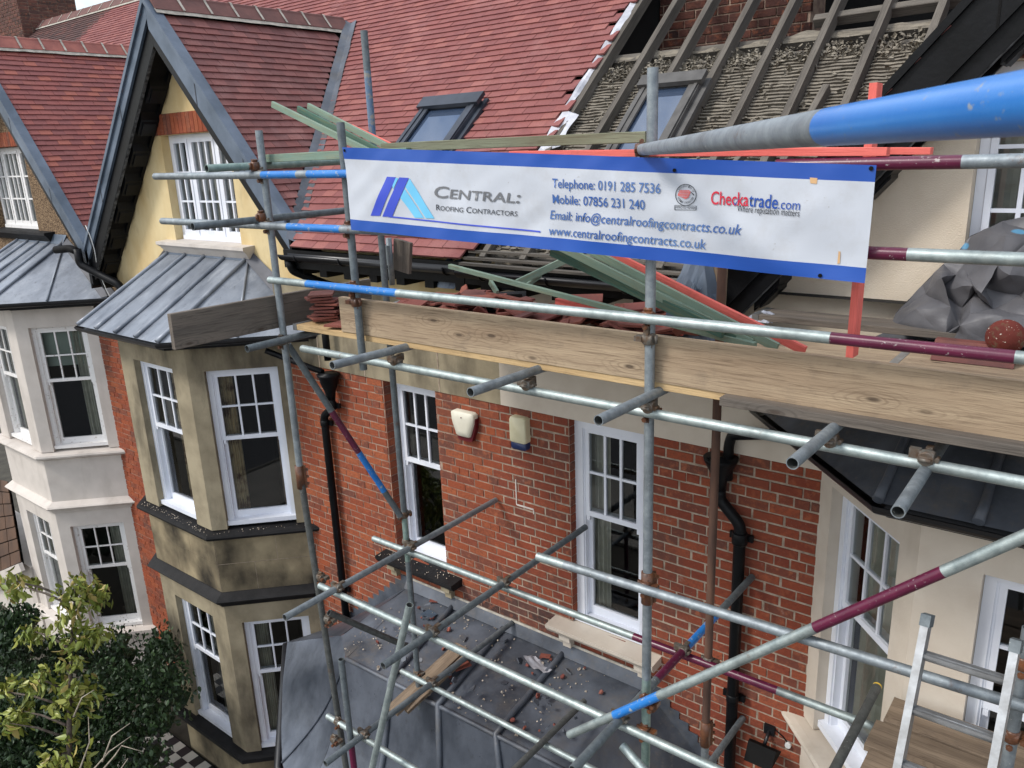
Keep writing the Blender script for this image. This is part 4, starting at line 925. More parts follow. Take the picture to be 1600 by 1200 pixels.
timber('ceiling_tie', rp(-2.3, 1.72, .09), rp(-.6, 1.76, .08), .07, .08, 'rafter', houseD, mn)
timber('rafter_offcut', rp(-2.02, .45, .05), rp(-1.95, 1.05, .05), .05, .08, 'rafter', houseD, mn)
timber('rafter_offcut', rp(-2.45, .25, .02), rp(-2.18, .75, .0), .035, .05, 'rafter', houseD, mn)
# broken plaster edge along the purlin
b = MB().use('lath'); n_ = 90
for i in range(n_):
    x = lambda k: -4.05+3.5*k/n_
    f = lambda k: rp(x(k), 1.60+.05*noise.noise(Vector((x(k)*5, 0, 0)))+.06*noise.noise(Vector((x(k)*1.5, 7, 0))), -.0+.10-.03*noise.noise(Vector((x(k)*9, 3, 0))))
    g_ = lambda k: rp(x(k), 1.56, .11)
    b.face([g_(i), g_(i+1), f(i+1), f(i)]); b.face([f(i), f(i+1), f(i+1)+Vector((0, .04, -.12)), f(i)+Vector((0, .04, -.12))])
b.build('plaster_edge', houseD)
# party wall and chimney breast standing inside the roof space
pw = MB().use('brick_dark')
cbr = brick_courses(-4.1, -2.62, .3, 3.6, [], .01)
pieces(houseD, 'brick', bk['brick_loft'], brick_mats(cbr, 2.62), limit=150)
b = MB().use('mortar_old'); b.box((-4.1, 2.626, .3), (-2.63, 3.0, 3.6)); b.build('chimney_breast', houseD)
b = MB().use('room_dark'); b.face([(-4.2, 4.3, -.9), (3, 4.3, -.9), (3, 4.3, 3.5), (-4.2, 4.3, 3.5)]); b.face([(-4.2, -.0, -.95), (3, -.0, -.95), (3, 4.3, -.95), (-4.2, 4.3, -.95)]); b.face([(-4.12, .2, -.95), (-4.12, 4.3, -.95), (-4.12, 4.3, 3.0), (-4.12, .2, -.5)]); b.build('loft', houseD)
# torn membrane along the edge of the tiling
b = MB().use('membrane'); n_ = 60
for i in range(n_):
    def ed(k, s):
        y = -.1+2.5*k/n_; wv = .03*noise.noise(Vector((y*4, 1, 0))); wd = .035+.05*max(0, noise.noise(Vector((y*2.3, 5, 0))))+(.09 if .62 < y < .95 else 0)
        return rp(-4.12+wv+s*wd*1.3, y, -.022-.018*noise.noise(Vector((y*7, s*3, 2)))+s*.03)
    b.face([ed(i, 0), ed(i+1, 0), ed(i+1, .5), ed(i, .5)], True); b.face([ed(i, .5), ed(i+1, .5), ed(i+1, 1), ed(i, 1)], True)
b.build('torn_membrane', houseB)
# eaves of the stripped roof: loose old boards
for k, (y, z) in enumerate(((-.30, -.80), (-.24, -.755), (-.36, -.835))): timber('eaves_board', (-4.2, y, z), (-2.2, y, z-.01), .06, .02, 'rafter', houseD)

# ---- roof windows
def roof_window(hs, x0, x1, y0, y1, m, lab, tilt=0):
    base = wbase(hs); root = bpy.data.objects.new('roof_window', None); COL.objects.link(root); root.parent = hs; root['label'] = lab
    O = Vector((x0, y0, roofz(y0))); root.location = O-base; root.empty_display_size = .1
    L = (y1-y0)/math.cos(th); W = x1-x0; M = frame_matrix(O, Vector((1, 0, 0)), Vector(mv), Vector(mn))
    b = MB().use(m); f = .075 if tilt == 0 else .055
    b.box((0, 0, 0), (f, L, .085), M); b.box((W-f, 0, 0), (W, L, .085), M); b.box((f, 0, 0), (W-f, f, .07), M); b.box((f, L-f, 0), (W-f, L, .07), M)
    b.build('frame', root)
    b = MB().use(m); b.box((-.03, L-f*1.3, .086), (W+.03, L+.05, .125), M); b.box((.01, .0, .086), (f*.7, L-f*1.31, .10), M); b.box((W-f*.7, .0, .086), (W-.01, L-f*1.31, .10), M); b.build('hood', root)
    b = MB().use(m); s = f*.75; b.box((s, s, .071), (f+.03, L-f, .09), M); b.box((W-f-.03, s, .071), (W-s, L-f, .09), M); b.box((f+.03, s, .071), (W-f-.03, f+.03, .09), M); b.build('sash', root)
    b = MB().use('roof_glass'); b.box((f, f, .03), (W-f, L-f, .06), M); b.build('pane', root)
    b = MB().use(m); b.box((-.05, -.1, .012), (-.002, L+.04, .05), M); b.build('flashing', root); b = MB().use(m); b.box((W+.002, -.1, .012), (W+.05, L+.04, .05), M); b.build('flashing', root)
simple('window_grey', (48, 53, 62), (62, 68, 78), 5, .45, .2); simple('window_dusty', (92, 90, 88), (70, 68, 66), 6, .7)
roof_window(houseB, SK1[0], SK1[1], SK1[2]-.25, SK1[3], 'window_grey', 'new grey roof window among the tiles reflecting blue sky')
roof_window(houseD, -3.38, -2.88, .30, 1.10, 'window_dusty', 'dusty old roof window between bare rafters', 1)

# ---- rainwater pipes
def pipe(hs, pts, r=.036, nm='downpipe', m='black_paint'):
    sm = []
    P = [Vector(p) for p in pts]
    for i, p in enumerate(P):
        if 0 < i < len(P)-1:
            a = (P[i-1]-p); c = (P[i+1]-p); e = min(.05, a.length*.4, c.length*.4)
            A, C_ = p+a.normalized()*e, p+c.normalized()*e
            for k in range(5): t = k/4; sm.append(A*(1-t)**2+p*2*t*(1-t)+C_*t*t)
        else: sm.append(p)
    b = MB().use(m); b.tube(sm, r, 14); return b.build(nm, hs)
def collar(par, p, d=(0, 0, 1), r=.047, h=.06, ears=True):
    b = MB().use('black_paint'); d = Vector(d).normalized(); p = Vector(p); b.tube([p-d*h/2, p-d*h/2+d*.008, p+d*h/2-d*.008, p+d*h/2], [r*.9, r, r, r*.9], 14)
    if ears: b.box((p.x-.085, p.y+.02, p.z-.025), (p.x+.085, p.y+.045, p.z+.025))
    b.build('collar', par)
D1 = pipe(houseB, [(-6.30, -.10, -1.5), (-6.30, -.10, -1.95)]); 
hp = MB().use('black_paint'); hp.lathe((-6.31, -.105, -2.36), (0, 0, 1), [(0, .045), (.08, .055), (.17, .09), (.23, .10), (.25, .115), (.27, .115), (.271, .09), (.25, .08)], 14); hp.build('hopper_head', houseB)
D2 = pipe(houseB, [(-6.31, -.10, -2.34), (-6.31, -.10, -2.46), (-6.50, -.07, -2.58), (-6.50, -.07, -7.6)], .04); collar(D2, (-6.31, -.10, -2.43), h=.08); collar(D2, (-6.50, -.07, -2.66)); collar(D2, (-6.51, -.07, -4.62)); collar(D2, (-6.51, -.07, -6.3))
pipe(houseB, [(-7.05, -.30, -1.90), (-6.95, -.2, -1.97), (-6.38, -.12, -2.08)], .03, 'waste_pipe')
pipe(houseB, [(-6.36, -.38, -.92), (-6.36, -.36, -1.02), (-6.25, -.12, -1.16), (-5.95, -.05, -1.24), (-5.95, -.05, -1.5)], .04, 'swan_neck')
D3 = pipe(houseD, [(-1.72, -.26, -1.80), (-1.84, -.14, -1.86), (-2.06, -.07, -1.93), (-2.08, -.07, -2.0), (-2.08, -.07, -2.26)], .036, 'waste_pipe')
hp = MB().use('black_paint'); hp.lathe((-2.13, -.08, -2.34), (0, 0, 1), [(0, .045), (.06, .05), (.14, .08), (.2, .11), (.22, .12), (.24, .12), (.241, .09), (.22, .08)], 14); hp.build('hopper_head', houseD)
D4 = pipe(houseD, [(-2.13, -.075, -2.34), (-2.13, -.075, -2.42), (-1.97, -.075, -2.58), (-1.97, -.075, -7.6)], .042); collar(D4, (-1.97, -.075, -2.68), h=.09, r=.055); collar(D4, (-1.97, -.075, -4.0), h=.07); collar(D4, (-1.975, -.075, -5.6))
# neighbour's valley outlet pipe
pipe(houseA, [(-11.35, -.40, -1.04), (-11.1, -.32, -1.02), (-10.95, -.3, -1.06)], .05, 'valley_outlet', 'black_matt')
D5 = pipe(houseA, [(-10.95, -.3, -1.02), (-10.95, -.3, -1.22), (-10.72, -.18, -1.36), (-10.45, -.08, -1.48), (-10.40, -.06, -1.62), (-10.40, -.06, -7.6)], .05); collar(D5, (-10.40, -.06, -1.72), r=.06)
for q in ((0, 0), (.05, .02)):
    b = MB().use('wire_white' if q[0] else 'wire'); pts = [(-10.75+q[0]+.05*math.sin(k*.7), -.25+k*.012, -.75-k*.085+.03*math.cos(k)) for k in range(14)]; b.tube(pts, .006, 6); b.build('cable', houseA)

# ---- things fixed to the brickwork
al = thing('alarm_box', 'cream shield shaped alarm box with dark red base on the brick wall', 'alarm box', (-4.55, -.03, -2.46))
b = MB().use('box_cream'); pts = [(-4.69, -2.215), (-4.66, -2.20), (-4.45, -2.20), (-4.42, -2.215), (-4.43, -2.30), (-4.475, -2.425), (-4.50, -2.435), (-4.61, -2.435), (-4.635, -2.425), (-4.68, -2.30)]
k = len(pts); cxm = sum(p[0] for p in pts)/k; czm = sum(p[1] for p in pts)/k
ring = lambda s, y: [(cxm+(x-cxm)*s, y, czm+(z-czm)*s) for x, z in pts]
b.poly(ring(1, -.01)+ring(1, -.06)+ring(.93, -.075)+ring(.5, -.082), [(r_*k+i, r_*k+(i+1) % k, (r_+1)*k+(i+1) % k, (r_+1)*k+i) for r_ in range(3) for i in range(k)]+[tuple(3*k+i for i in range(k))], True); b.build('cover', al)
b = MB().use('box_red'); b.poly(ring(1.0, .0)+ring(1.0, -.05), [(i, (i+1) % k, k+(i+1) % k, k+i) for i in range(k)]+[tuple(k+i for i in range(k))])
for i in range(len(b.v)): b.v[i] += Vector((.006, 0, -.042))
b.build('base', al)
b = MB().use('box_red'); b.tube([(-4.555, -.08, -2.25), (-4.555, -.086, -2.25)], .006, 8); b.build('lamp', al)
ab = thing('alarm_box', 'yellowed upright alarm box with a navy blue base beside the white window', 'alarm box', (-3.93, -.03, -2.43))
def rbox(m, x0, x1, z0, z1, y0, y1, r=.025):
    b = MB().use(m); pts = []
    for cx_, cz_, a0 in ((x1-r, z1-r, 0), (x0+r, z1-r, 90), (x0+r, z0+r, 180), (x1-r, z0+r, 270)):
        for t in range(5): a = math.radians(a0+t*22.5); pts.append((cx_+r*math.cos(a), cz_+r*math.sin(a)))
    k = len(pts); mx_, mz_ = (x0+x1)/2, (z0+z1)/2; rg = lambda s, y: [(mx_+(x-mx_)*s, y, mz_+(z-mz_)*s) for x, z in pts]
    b.poly(rg(1, y1)+rg(1, y0+.015)+rg(.94, y0), [(q*k+i, q*k+(i+1) % k, (q+1)*k+(i+1) % k, (q+1)*k+i) for q in range(2) for i in range(k)]+[tuple(2*k+i for i in range(k))], True); return b
rbox('box_yellowed', -4.02, -3.85, -2.37, -2.14, -.075, 0).build('cover', ab); rbox('box_navy', -4.015, -3.855, -2.43, -2.355, -.066, 0, .02).build('base', ab)
fl = thing('floodlight', 'small black floodlight on the brick wall near the cream bay', 'floodlight', (-1.70, -.12, -4.42))
Mf = Matrix.Translation((-1.70, -.16, -4.33)) @ Matrix.Rotation(math.radians(-38), 4, 'X')
b = MB().use('black_matt'); b.poly([Mf @ Vector(v) for v in ((-.10, -.035, -.07), (.10, -.035, -.07), (.12, .035, .085), (-.12, .035, .085), (-.085, .05, -.05), (.085, .05, -.05), (.095, .07, .06), (-.095, .07, .06), (-.105, -.04, .07), (.105, -.04, .07))], [(0, 1, 9, 8), (8, 9, 2, 3), (4, 7, 6, 5), (0, 4, 5, 1), (3, 2, 6, 7), (0, 8, 3, 7, 4), (1, 5, 6, 2, 9)]); b.build('housing', fl)
b = MB().use('black_plastic'); b.tube([(-1.70, -.1, -4.27), (-1.70, 0, -4.2)], .014, 8); b.box((-1.74, -.02, -4.24), (-1.66, 0, -4.16)); b.build('bracket', fl)
b = MB().use('black_matt'); b.tube([(-1.66, -.01, -4.18), (-1.60, -.012, -4.21), (-1.56, -.01, -4.25), (-1.56, -.02, -4.29)], .005, 6); b.build('cable', fl)
b = MB().use('wire_white'); b.tube([(-1.555, -.03, -4.26), (-1.555, 0, -4.26)], .022, 10); b.build('gland', fl)
# white paint lines left on the wall where a box has gone
b = MB().use('stone_white'); b.box((-4.03, -.0095, -2.98), (-4.02, -.0065, -2.74)); b.box((-4.02, -.0095, -2.985), (-3.84, -.0065, -2.97)); b.box((-3.845, -.0095, -3.02), (-3.835, -.0065, -2.985)); b.build('paint_outline', houseB)

# ---- lead roof over the paired porches
porch = thing('porch_roof', 'grey lead mansard roof over the porches littered with mortar crumbs', 'porch roof', (-4.1, -.9, -7.6))
T = [(-5.50, -.01, -4.28), (-2.76, -.01, -4.28), (-2.80, -1.02, -4.44), (-5.28, -1.05, -4.45)]
EV = [(-6.62, -.01, -5.12), (-1.85, -.01, -5.05), (-1.95, -1.75, -5.75), (-5.35, -1.72, -5.72)]
PA, PG, PQ = onZ(533, 993, -4.50), onZ(449, 1003, -5.0), onZ(441, 1192, -5.6)
xs_ = [-5.50, -4.86, -4.22, -3.54, -2.76]
lerp = lambda a, b_, t: Vector(a).lerp(Vector(b_), t)
for i in range(4):
    s0, s1 = (xs_[i]+5.5)/2.74, (xs_[i+1]+5.5)/2.74
    b = MB().use('lead_dark'); sheet(b, lerp(T[0], T[1], s0), lerp(T[0], T[1], s1), lerp(T[3], T[2], s1), lerp(T[3], T[2], s0), 10, 14, .012, i); b.build('lead_sheet', porch)
    b = MB().use('lead'); A, B_, C_, D_ = lerp(T[3], T[2], s0), lerp(T[3], T[2], s1), lerp(EV[3], EV[2], s1), lerp(EV[3], EV[2], s0)
    # swept (hollow) front slope
    nu, nv = 8, 12; vs = []
    for j in range(nv+1):
        for k in range(nu+1):
            s, t = k/nu, j/nv; p = A.lerp(B_, s).lerp(D_.lerp(C_, s), t); p = p+Vector((0, .10*math.sin(math.pi*t)*.9, -.12*math.sin(math.pi*t)*.9))+Vector((0, .008*noise.noise(p*4), .012*noise.noise(p*3))); vs.append(p)
    b.poly(vs, [(j*(nu+1)+k, j*(nu+1)+k+1, (j+1)*(nu+1)+k+1, (j+1)*(nu+1)+k) for j in range(nv) for k in range(nu)], True); b.build('lead_sheet', porch)
def patch(m_, f, nm='lead_sheet', nu=12, nv=14):
    b = MB().use(m_); vs = [f(k/nu, j/nv) for j in range(nv+1) for k in range(nu+1)]
    b.poly(vs, [(j*(nu+1)+k, j*(nu+1)+k+1, (j+1)*(nu+1)+k+1, (j+1)*(nu+1)+k) for j in range(nv) for k in range(nu)], True); return b.build(nm, porch)
dent = lambda p: Vector((0, 0, .012*noise.noise(p*3)+.005*noise.noise(p*9)))
T3v, T0v, EV3 = Vector(T[3]), Vector(T[0]), Vector(EV[3])
hipc = lambda t: T3v.lerp(PQ, t)+Vector((-.03, .12, -.10))*math.sin(math.pi*t)          # hollow hip from the flat to the front corner
patch('lead_dark', lambda s, t: (lambda p: p+dent(p))(T0v.lerp(PA, t).lerp(Vector((-5.40, -.01, -4.28)).lerp(T3v, t), s)))
patch('lead', lambda s, t: (lambda p: p+dent(p))(PA.lerp(PG, s).lerp(T3v, t) if False else (PG.lerp(PQ, t)+Vector((-.03, -.02, -.02))*math.sin(math.pi*t)).lerp(PA.lerp(T3v, min(1, t*3)) if t < .333 else hipc((t-.333)/.667), s)))
patch('lead', lambda s, t: (lambda p: p+dent(p))(hipc(t).lerp(T3v.lerp(EV3, t)+Vector((0, .10*math.sin(math.pi*t)*.9, -.12*math.sin(math.pi*t)*.9)), s)))
patch('lead', lambda s, t: T0v.lerp(Vector(EV[0]), t).lerp(PA.lerp(PG, t), s))
b = MB().use('lead'); b.tube([hipc(k/10)+Vector((0, -.004, .006)) for k in range(11)], .012, 8); b.build('lead_seam', porch)
for (a, c, e0, e1, m_, bend) in ((T[1], T[2], EV[1], EV[2], 'lead_dark', .08),):
    nu, nv = 12, 12; vs = []
    for j in range(nv+1):
        for k in range(nu+1):
            s, t = k/nu, j/nv; p = lerp(a, c, s).lerp(lerp(e0, e1, s), t); q = math.sin(math.pi*t)*s; p = p+Vector((-bend*q, .05*q, -.12*q))+Vector((0, .0, .012*noise.noise(p*3)))
            vs.append(p)
    b = MB().use(m_); b.poly(vs, [(j*(nu+1)+k, j*(nu+1)+k+1, (j+1)*(nu+1)+k+1, (j+1)*(nu+1)+k) for j in range(nv) for k in range(nu)], True); b.build('lead_sheet', porch)
for i in range(1, 4):
    s = (xs_[i]+5.5)/2.74; A, B_ = lerp(T[0], T[1], s), lerp(T[3], T[2], s); C_ = lerp(EV[3], EV[2], s)
    pts = [A.lerp(B_, k/8)+Vector((.006*noise.noise(A*3+Vector((k, 0, 0))), 0, .02)) for k in range(9)]
    pts += [B_.lerp(C_, k/8)+Vector((0, .10*math.sin(math.pi*k/8)*.9-.01, -.12*math.sin(math.pi*k/8)*.9+.012)) for k in range(1, 9)]
    b = MB().use('lead_dark'); b.tube(pts, .026, 10); b.build('lead_roll', porch)
for A, B_, bx in ((T[2], EV[2], -1),):
    A, B_ = Vector(A), Vector(B_); b = MB().use('lead'); b.tube([A.lerp(B_, k/8)+Vector((bx*.09*math.sin(math.pi*k/8), .09*math.sin(math.pi*k/8), -.12*math.sin(math.pi*k/8)+.01)) for k in range(9)], .028, 10); b.build('lead_roll', porch)
b = MB().use('lead_dark'); b.tube([Vector(T[3]).lerp(Vector(T[2]), k/10)+Vector((0, 0, .004)) for k in range(11)], .02, 8); b.build('lead_nosing', porch)
# cover flashing along the wall and stepped flashing up both slopes
b = MB().use('lead_dark'); sheet(b, (-5.5, -.014, -4.17), (-2.72, -.014, -4.17), (-2.72, -.07, -4.28), (-5.5, -.07, -4.27), 26, 2, .012, 3); b.build('cover_flashing', porch)
b = MB().use('cement'); sheet(b, (-5.5, -.016, -4.155), (-2.72, -.016, -4.155), (-2.72, -.022, -4.175), (-5.5, -.022, -4.175), 26, 1, .006, 4); b.build('mortar_pointing', porch)
for (x0, z0, x1, z1, n_) in ((-5.5, -4.16, -6.62, -5.08, 12), (-2.76, -4.16, -1.85, -4.95, 11)):
    for i in range(n_):
        t0, t1 = i/n_, (i+1)/n_; xa, xb = x0+(x1-x0)*t0, x0+(x1-x0)*t1; za, zb = z0+(z1-z0)*t0, z0+(z1-z0)*t1
        b = MB().use('lead_dark'); b.poly([(xa, -.013, za), (xa, -.013, za-.16), (xb, -.013, zb-.16), (xb, -.013, zb+(za-zb)*.95), (xa, -.017, za), (xa, -.017, za-.16), (xb, -.017, zb-.16), (xb, -.017, zb+(za-zb)*.95)], [(0, 1, 2, 3), (7, 6, 5, 4), (0, 3, 7, 4), (1, 5, 6, 2)]); b.build('stepped_flashing', porch)
b = MB().use('brick_old'); b.box((-5.7, -1.35, -7.65), (-2.2, 0, -5.85)); b.build('porch_wall', porch)
gp = MB().use('black_plastic'); gp.tube([(-6.66, -.05, -5.2), PG+Vector((-.03, 0, -.06)), PQ+Vector((-.03, -.03, -.06)), EV3+Vector((0, -.03, -.08)), (-1.9, -1.8, -5.80)], .045, 10); gp.build('gutter', porch)
# crumbs of mortar on the lead and on the dark sills
b = MB().use('crumbs')
def crumb(p, s):
    q = Matrix.Rotation(random.random()*6, 3, Vector((random.random()+.1, random.random(), random.random())).normalized())
    b.poly([Vector(p)+q @ Vector(v)*s for v in ((-1, -1, -.5), (1, -.8, -.6), (.9, 1, -.5), (-.8, .9, -.4), (-.5, -.6, .7), (.6, .5, .6))], [(0, 1, 5, 4), (1, 2, 5), (2, 3, 4, 5), (3, 0, 4), (0, 3, 2, 1)])
for k in range(620):
    x = random.uniform(-5.45, -2.8); y = -random.random()**1.0*.97-.03
    if noise.noise(Vector((x*1.6, y*1.6, 4))) < random.uniform(-.5, .35) or random.random() < (x+4.9)*.32: continue
    crumb((x, y, -4.28+.15*y+.012), min(.016, abs(random.gauss(0, .0045))+.0025))
for k in range(120): crumb((random.uniform(-5.9, -5.5), random.uniform(-.9, -.2), -4.55+random.uniform(-.05, .15)), .001)
b.build('mortar_crumbs', kind='stuff', base=(-4, -.5, -4.4), label='pale mortar crumbs scattered over the dark lead porch roof', cat='crumbs')
b = MB().use('crumbs')
for k in range(60): crumb((random.uniform(-5.75, -4.8), random.uniform(-.15, 0.02), -3.935+.0), random.uniform(.002, .006))
for k in range(110):
    t = random.random(); P = Vector((CB-.72, -.78, 0)).lerp(Vector((CB+.72, -.78, 0)), t*1.4) if t < .7 else Vector((CB+.72, -.78, 0)).lerp(Vector((CB+1.47, 0, 0)), (t-.7)/.3)
    crumb((P.x+(random.uniform(0, .05) if t > .7 else 0), P.y-random.uniform(.01, .09), -3.975), random.uniform(.002, .006))
b.build('mortar_crumbs', kind='stuff', base=(-6, -.3, -4), label='pale mortar crumbs lying on the black window sills', cat='crumbs')

# ================================================================== scaffold
scaf = thing('scaffold', 'tube and coupler scaffold in front of the brick wall carrying board platforms', 'scaffold', (-2.5, -1.4, -7.65))
TR = .02415
def tube(name, P, Q, m='galvanised', bands=(), label=None, seg=18, parent=None):
    "hollow scaffold tube P-Q; bands: (t0,t1,material) painted lengths"
    P, Q = Vector(P), Vector(Q); b = MB().use(m); x = (Q-P).normalized(); u = x.orthogonal().normalized(); v = x.cross(u); L = (Q-P).length
    cuts = sorted({0, 1, *[t for q in bands for t in q[:2]]})
    ring = lambda t, r: [P+x*(L*t)+(u*math.cos(2*math.pi*k/seg)+v*math.sin(2*math.pi*k/seg))*r for k in range(seg)]
    for a, c in zip(cuts, cuts[1:]):
        mm = m
        for q in bands:
            if q[0] <= (a+c)/2 <= q[1]: mm = q[2]
        b.use(mm); b.poly(ring(a, TR)+ring(c, TR), [(k, (k+1) % seg, seg+(k+1) % seg, seg+k) for k in range(seg)], True)
    b.use(m); ri = TR-.004; e = min(.25, L*.3)/L
    for t, t2, r0_ in ((0, e, 0), (1, 1-e, 1)):
        b.poly(ring(t, TR)+ring(t, ri), [(k, (k+1) % seg, seg+(k+1) % seg, seg+k) for k in range(seg)]); b.use('steel_dark'); b.poly(ring(t, ri)+ring(t2, ri), [(k, (k+1) % seg, seg+(k+1) % seg, seg+k) for k in range(seg)]+[tuple(seg+k for k in range(seg))], True); b.use(m)
    return b.build(name, parent or scaf, label)
def coupler(P, d1, d2, gap=.0, m='coupler_steel', swivel=False):
    "clamp that holds a tube along d1 (through P) to one along d2"
    P, d1, d2 = Vector(P), Vector(d1).normalized(), Vector(d2).normalized(); n_ = d1.cross(d2)
    n_ = n_.normalized() if n_.length > .05 else d1.orthogonal().normalized()
    v = EYE-P
    b = MB().use(m)
    for d, c in ((d1, P), (d2, P+n_*gap)):
        w_ = .027; b.tube([c-d*w_, c-d*w_*.8, c+d*w_*.8, c+d*w_], [TR+.002, TR+.0055, TR+.0055, TR+.002], 14)
        o = d.cross(n_).normalized()
        for s in (1,):
            q = c+o*s*(TR+.018)
            b.use('rust'); b.tube([q-n_*.03, q+n_*.035], .007, 8); b.tube([q+n_*.018, q+n_*.034], .013, 6, True, False); b.use(m)
            b.box((-.012, -.02, -.02), (.012, .02, .02), frame_matrix(q-n_*.012, d, o, n_))
            b.tube([c-o*(TR+.012)-d*.02, c-o*(TR+.012)+d*.02], .009, 8)
    b.build('coupler', scaf)
def sleeve(P, d):
    P, d = Vector(P), Vector(d).normalized(); b = MB().use('rust'); b.tube([P-d*.09, P-d*.088, P+d*.088, P+d*.09], [TR+.002, TR+.008, TR+.008, TR+.002], 14)
    o = d.orthogonal().normalized()
    for k in (-.055, .0, .055): b.tube([P+d*k+o*(TR+.004), P+d*k+o*(TR+.035)], .011, 6, True, False)
    b.box((-.085, -.012, TR), (.085, .012, TR+.02), frame_matrix(P, d, o.cross(d), o)); b.build('sleeve_coupler', scaf)
X_, Y_, Z_ = Vector((1, 0, 0)), Vector((0, 1, 0)), Vector((0, 0, 1))
YO, YI, YS = -1.83, -1.09, -1.775
# outer standards
S1 = lambda z: Vector((-4.60, YS, z)); S2 = lambda z: Vector((-3.80, YS, z)); S3 = lambda z: Vector((-1.765, YS, z)); S4 = lambda z: Vector((-.15, YS, z))
tube('standard', S1(.18), S1(-2.22)); tube('standard', (-4.60, YS, -2.23), (-4.28, YS-.02, -7.6), 'steel_dark'); sleeve((-4.605, YS, -2.22), (0, 0, 1))
tube('standard', S2(.19), S2(-1.30), 'steel_dull'); tube('standard', S3(.31), S3(-2.16), bands=()); tube('standard', S3(-2.17), S3(-7.6), 'galvanised', [(.10, .2, 'steel_teal')]); sleeve(S3(-2.17), (0, 0, 1))
tube('standard', S4(-1.80), S4(-7.6), 'galvanised')
e_ = onY(533, 1030, -1.90); tube('standard', e_, (e_.x+.06, -1.92, -7.6), 'steel_dull', [(.18, .5, 'paint_maroon')])
# inner standards
I1 = lambda z: Vector((-4.335, YI+.045, z)); I2 = lambda z: Vector((-1.745, YI+.045, z))
tube('standard', I1(.80), I1(-7.6), 'steel_dull', [(.03, .09, 'paint_blue_dull'), (.42, .47, 'steel_teal')]); tube('standard', I2(-.1), I2(-3.55), 'rust_post', label='brown rusted scaffold standard close to the wall'); tube('standard', I2(-3.56), I2(-7.6), 'galvanised'); sleeve(I2(-3.55), (0, 0, 1))
# rails and ledgers along the front
tube('guard_rail', (-5.87, YO, -.09), (-3.3, YO, -.10), 'galvanised', [(.52, .66, 'paint_blue'), (.70, .86, 'paint_blue')]); tube('guard_rail', (-1.2, YO+.03, -.10), (1.2, YO+.03, -.10), 'galvanised', [(.0, .27, 'paint_maroon')])
tube('guard_rail', (-5.87, YO, -.415), (-2.2, YO, -.42), 'galvanised', [(.42, .56, 'paint_blue')]); tube('guard_rail', (-2.0, YO, -.42), (1.2, YO, -.42), 'galvanised_bright', [(.2, .41, 'paint_maroon')])
tube('guard_rail', (-4.60, YO, -.775), (1.1, YO, -.75), 'galvanised_bright', [(.07, .215, 'paint_blue'), (.643, .752, 'paint_maroon')], label='long galvanised rail with blue and maroon painted bands')
tube('ledger', (-4.33, YO, -1.215), (1.2, YO, -1.205), 'galvanised_bright'); tube('ledger', (-4.7, YI, -1.215), (1.0, YI, -1.205), 'galvanised')
tube('guard_rail', (-2.42, YO, -2.17), (.6, YO, -2.08), 'galvanised', [(0, 0.06, 'galvanised_bright')])
tube('ledger', (-4.45, YO, -3.03), (-1.2, YO, -3.03), 'galvanised_bright'); tube('ledger', (-4.68, YI, -3.03), (-.62, YI+.03, -3.03), 'galvanised_bright', [(.60, .83, 'paint_maroon')])
tube('ledger', (-4.55, YO, -4.22), (-1.0, YO, -4.22), 'galvanised_bright'); tube('ledger', (-4.48, YI, -4.22), (-1.4, YI, -4.22), 'galvanised_bright')
# transoms (run out from the wall)
for x, y in ((-3.44, -2.22), (-2.45, -2.22), (-1.735, -2.22), (-.905, -2.20), (-.55, -2.24)):
    e_ = onX(*{-3.44: (519, 571), -2.45: (735, 613), -1.735: (935, 657), -.905: (1238, 724), -.55: (1403, 800)}[x], x); tube('transom', (x, e_.y, e_.z), (x, -.25, -1.165), 'galvanised' if x > -3 else 'galvanised', [(.0, .0, 'rust')])
    coupler((x, YO, -1.18), Y_, X_, .0, 'coupler_steel')
e_ = onX(386, 546, -4.5); tube('transom', (-4.5, e_.y, -1.172), (-4.5, -.6, -1.172), 'steel_dull')
for x, yb in ((-4.24, -2.29), (-3.293, -2.27), (-1.885, -2.3)):
    tube('transom', (x, yb, -2.98), (x, -.03, -2.98), 'galvanised' if x < -4 else 'steel_dull', [(.38, .55, 'paint_maroon'), (.55, .75, 'paint_blue')] if x > -2 else ())
    coupler((x, YO, -2.98), Y_, X_, 0, 'coupler_steel'); coupler((x, YI, -2.98), Y_, X_, 0, 'coupler_steel')
tube('transom', (-4.117, -2.2, -4.18), (-4.117, -.03, -4.18), 'steel_dull'); tube('transom', (-1.90, -1.2, -4.18), (-1.90, -.03, -4.18), 'steel_dull')
e_ = onY(913, 1092, -.3); P_ = onZ(913, 1092, -4.15); tube('transom', (P_.x, P_.y-1.4, -4.17), (P_.x, P_.y, -4.17), 'steel_dark')
P_ = onY(1371, 1072, -.86); tube('transom', (P_.x, -2.1, P_.z-.02), (P_.x, P_.y, P_.z), 'steel_dark', [(.99, 1, 'yellow_cap')])
for x, z in ((-4.117, -4.18), (-1.9, -4.18)): coupler((x, YI, z), Y_, X_)
coupler((-4.117, YO, -4.18), Y_, X_)
# end guard rails (run from front to wall at the left end)
tube('guard_rail', (-4.65, -2.15, -.04), (-4.65, -.95, -.035), 'steel_teal'); tube('guard_rail', (-4.65, -2.30, -.38), (-4.65, -.95, -.38), 'steel_dull')
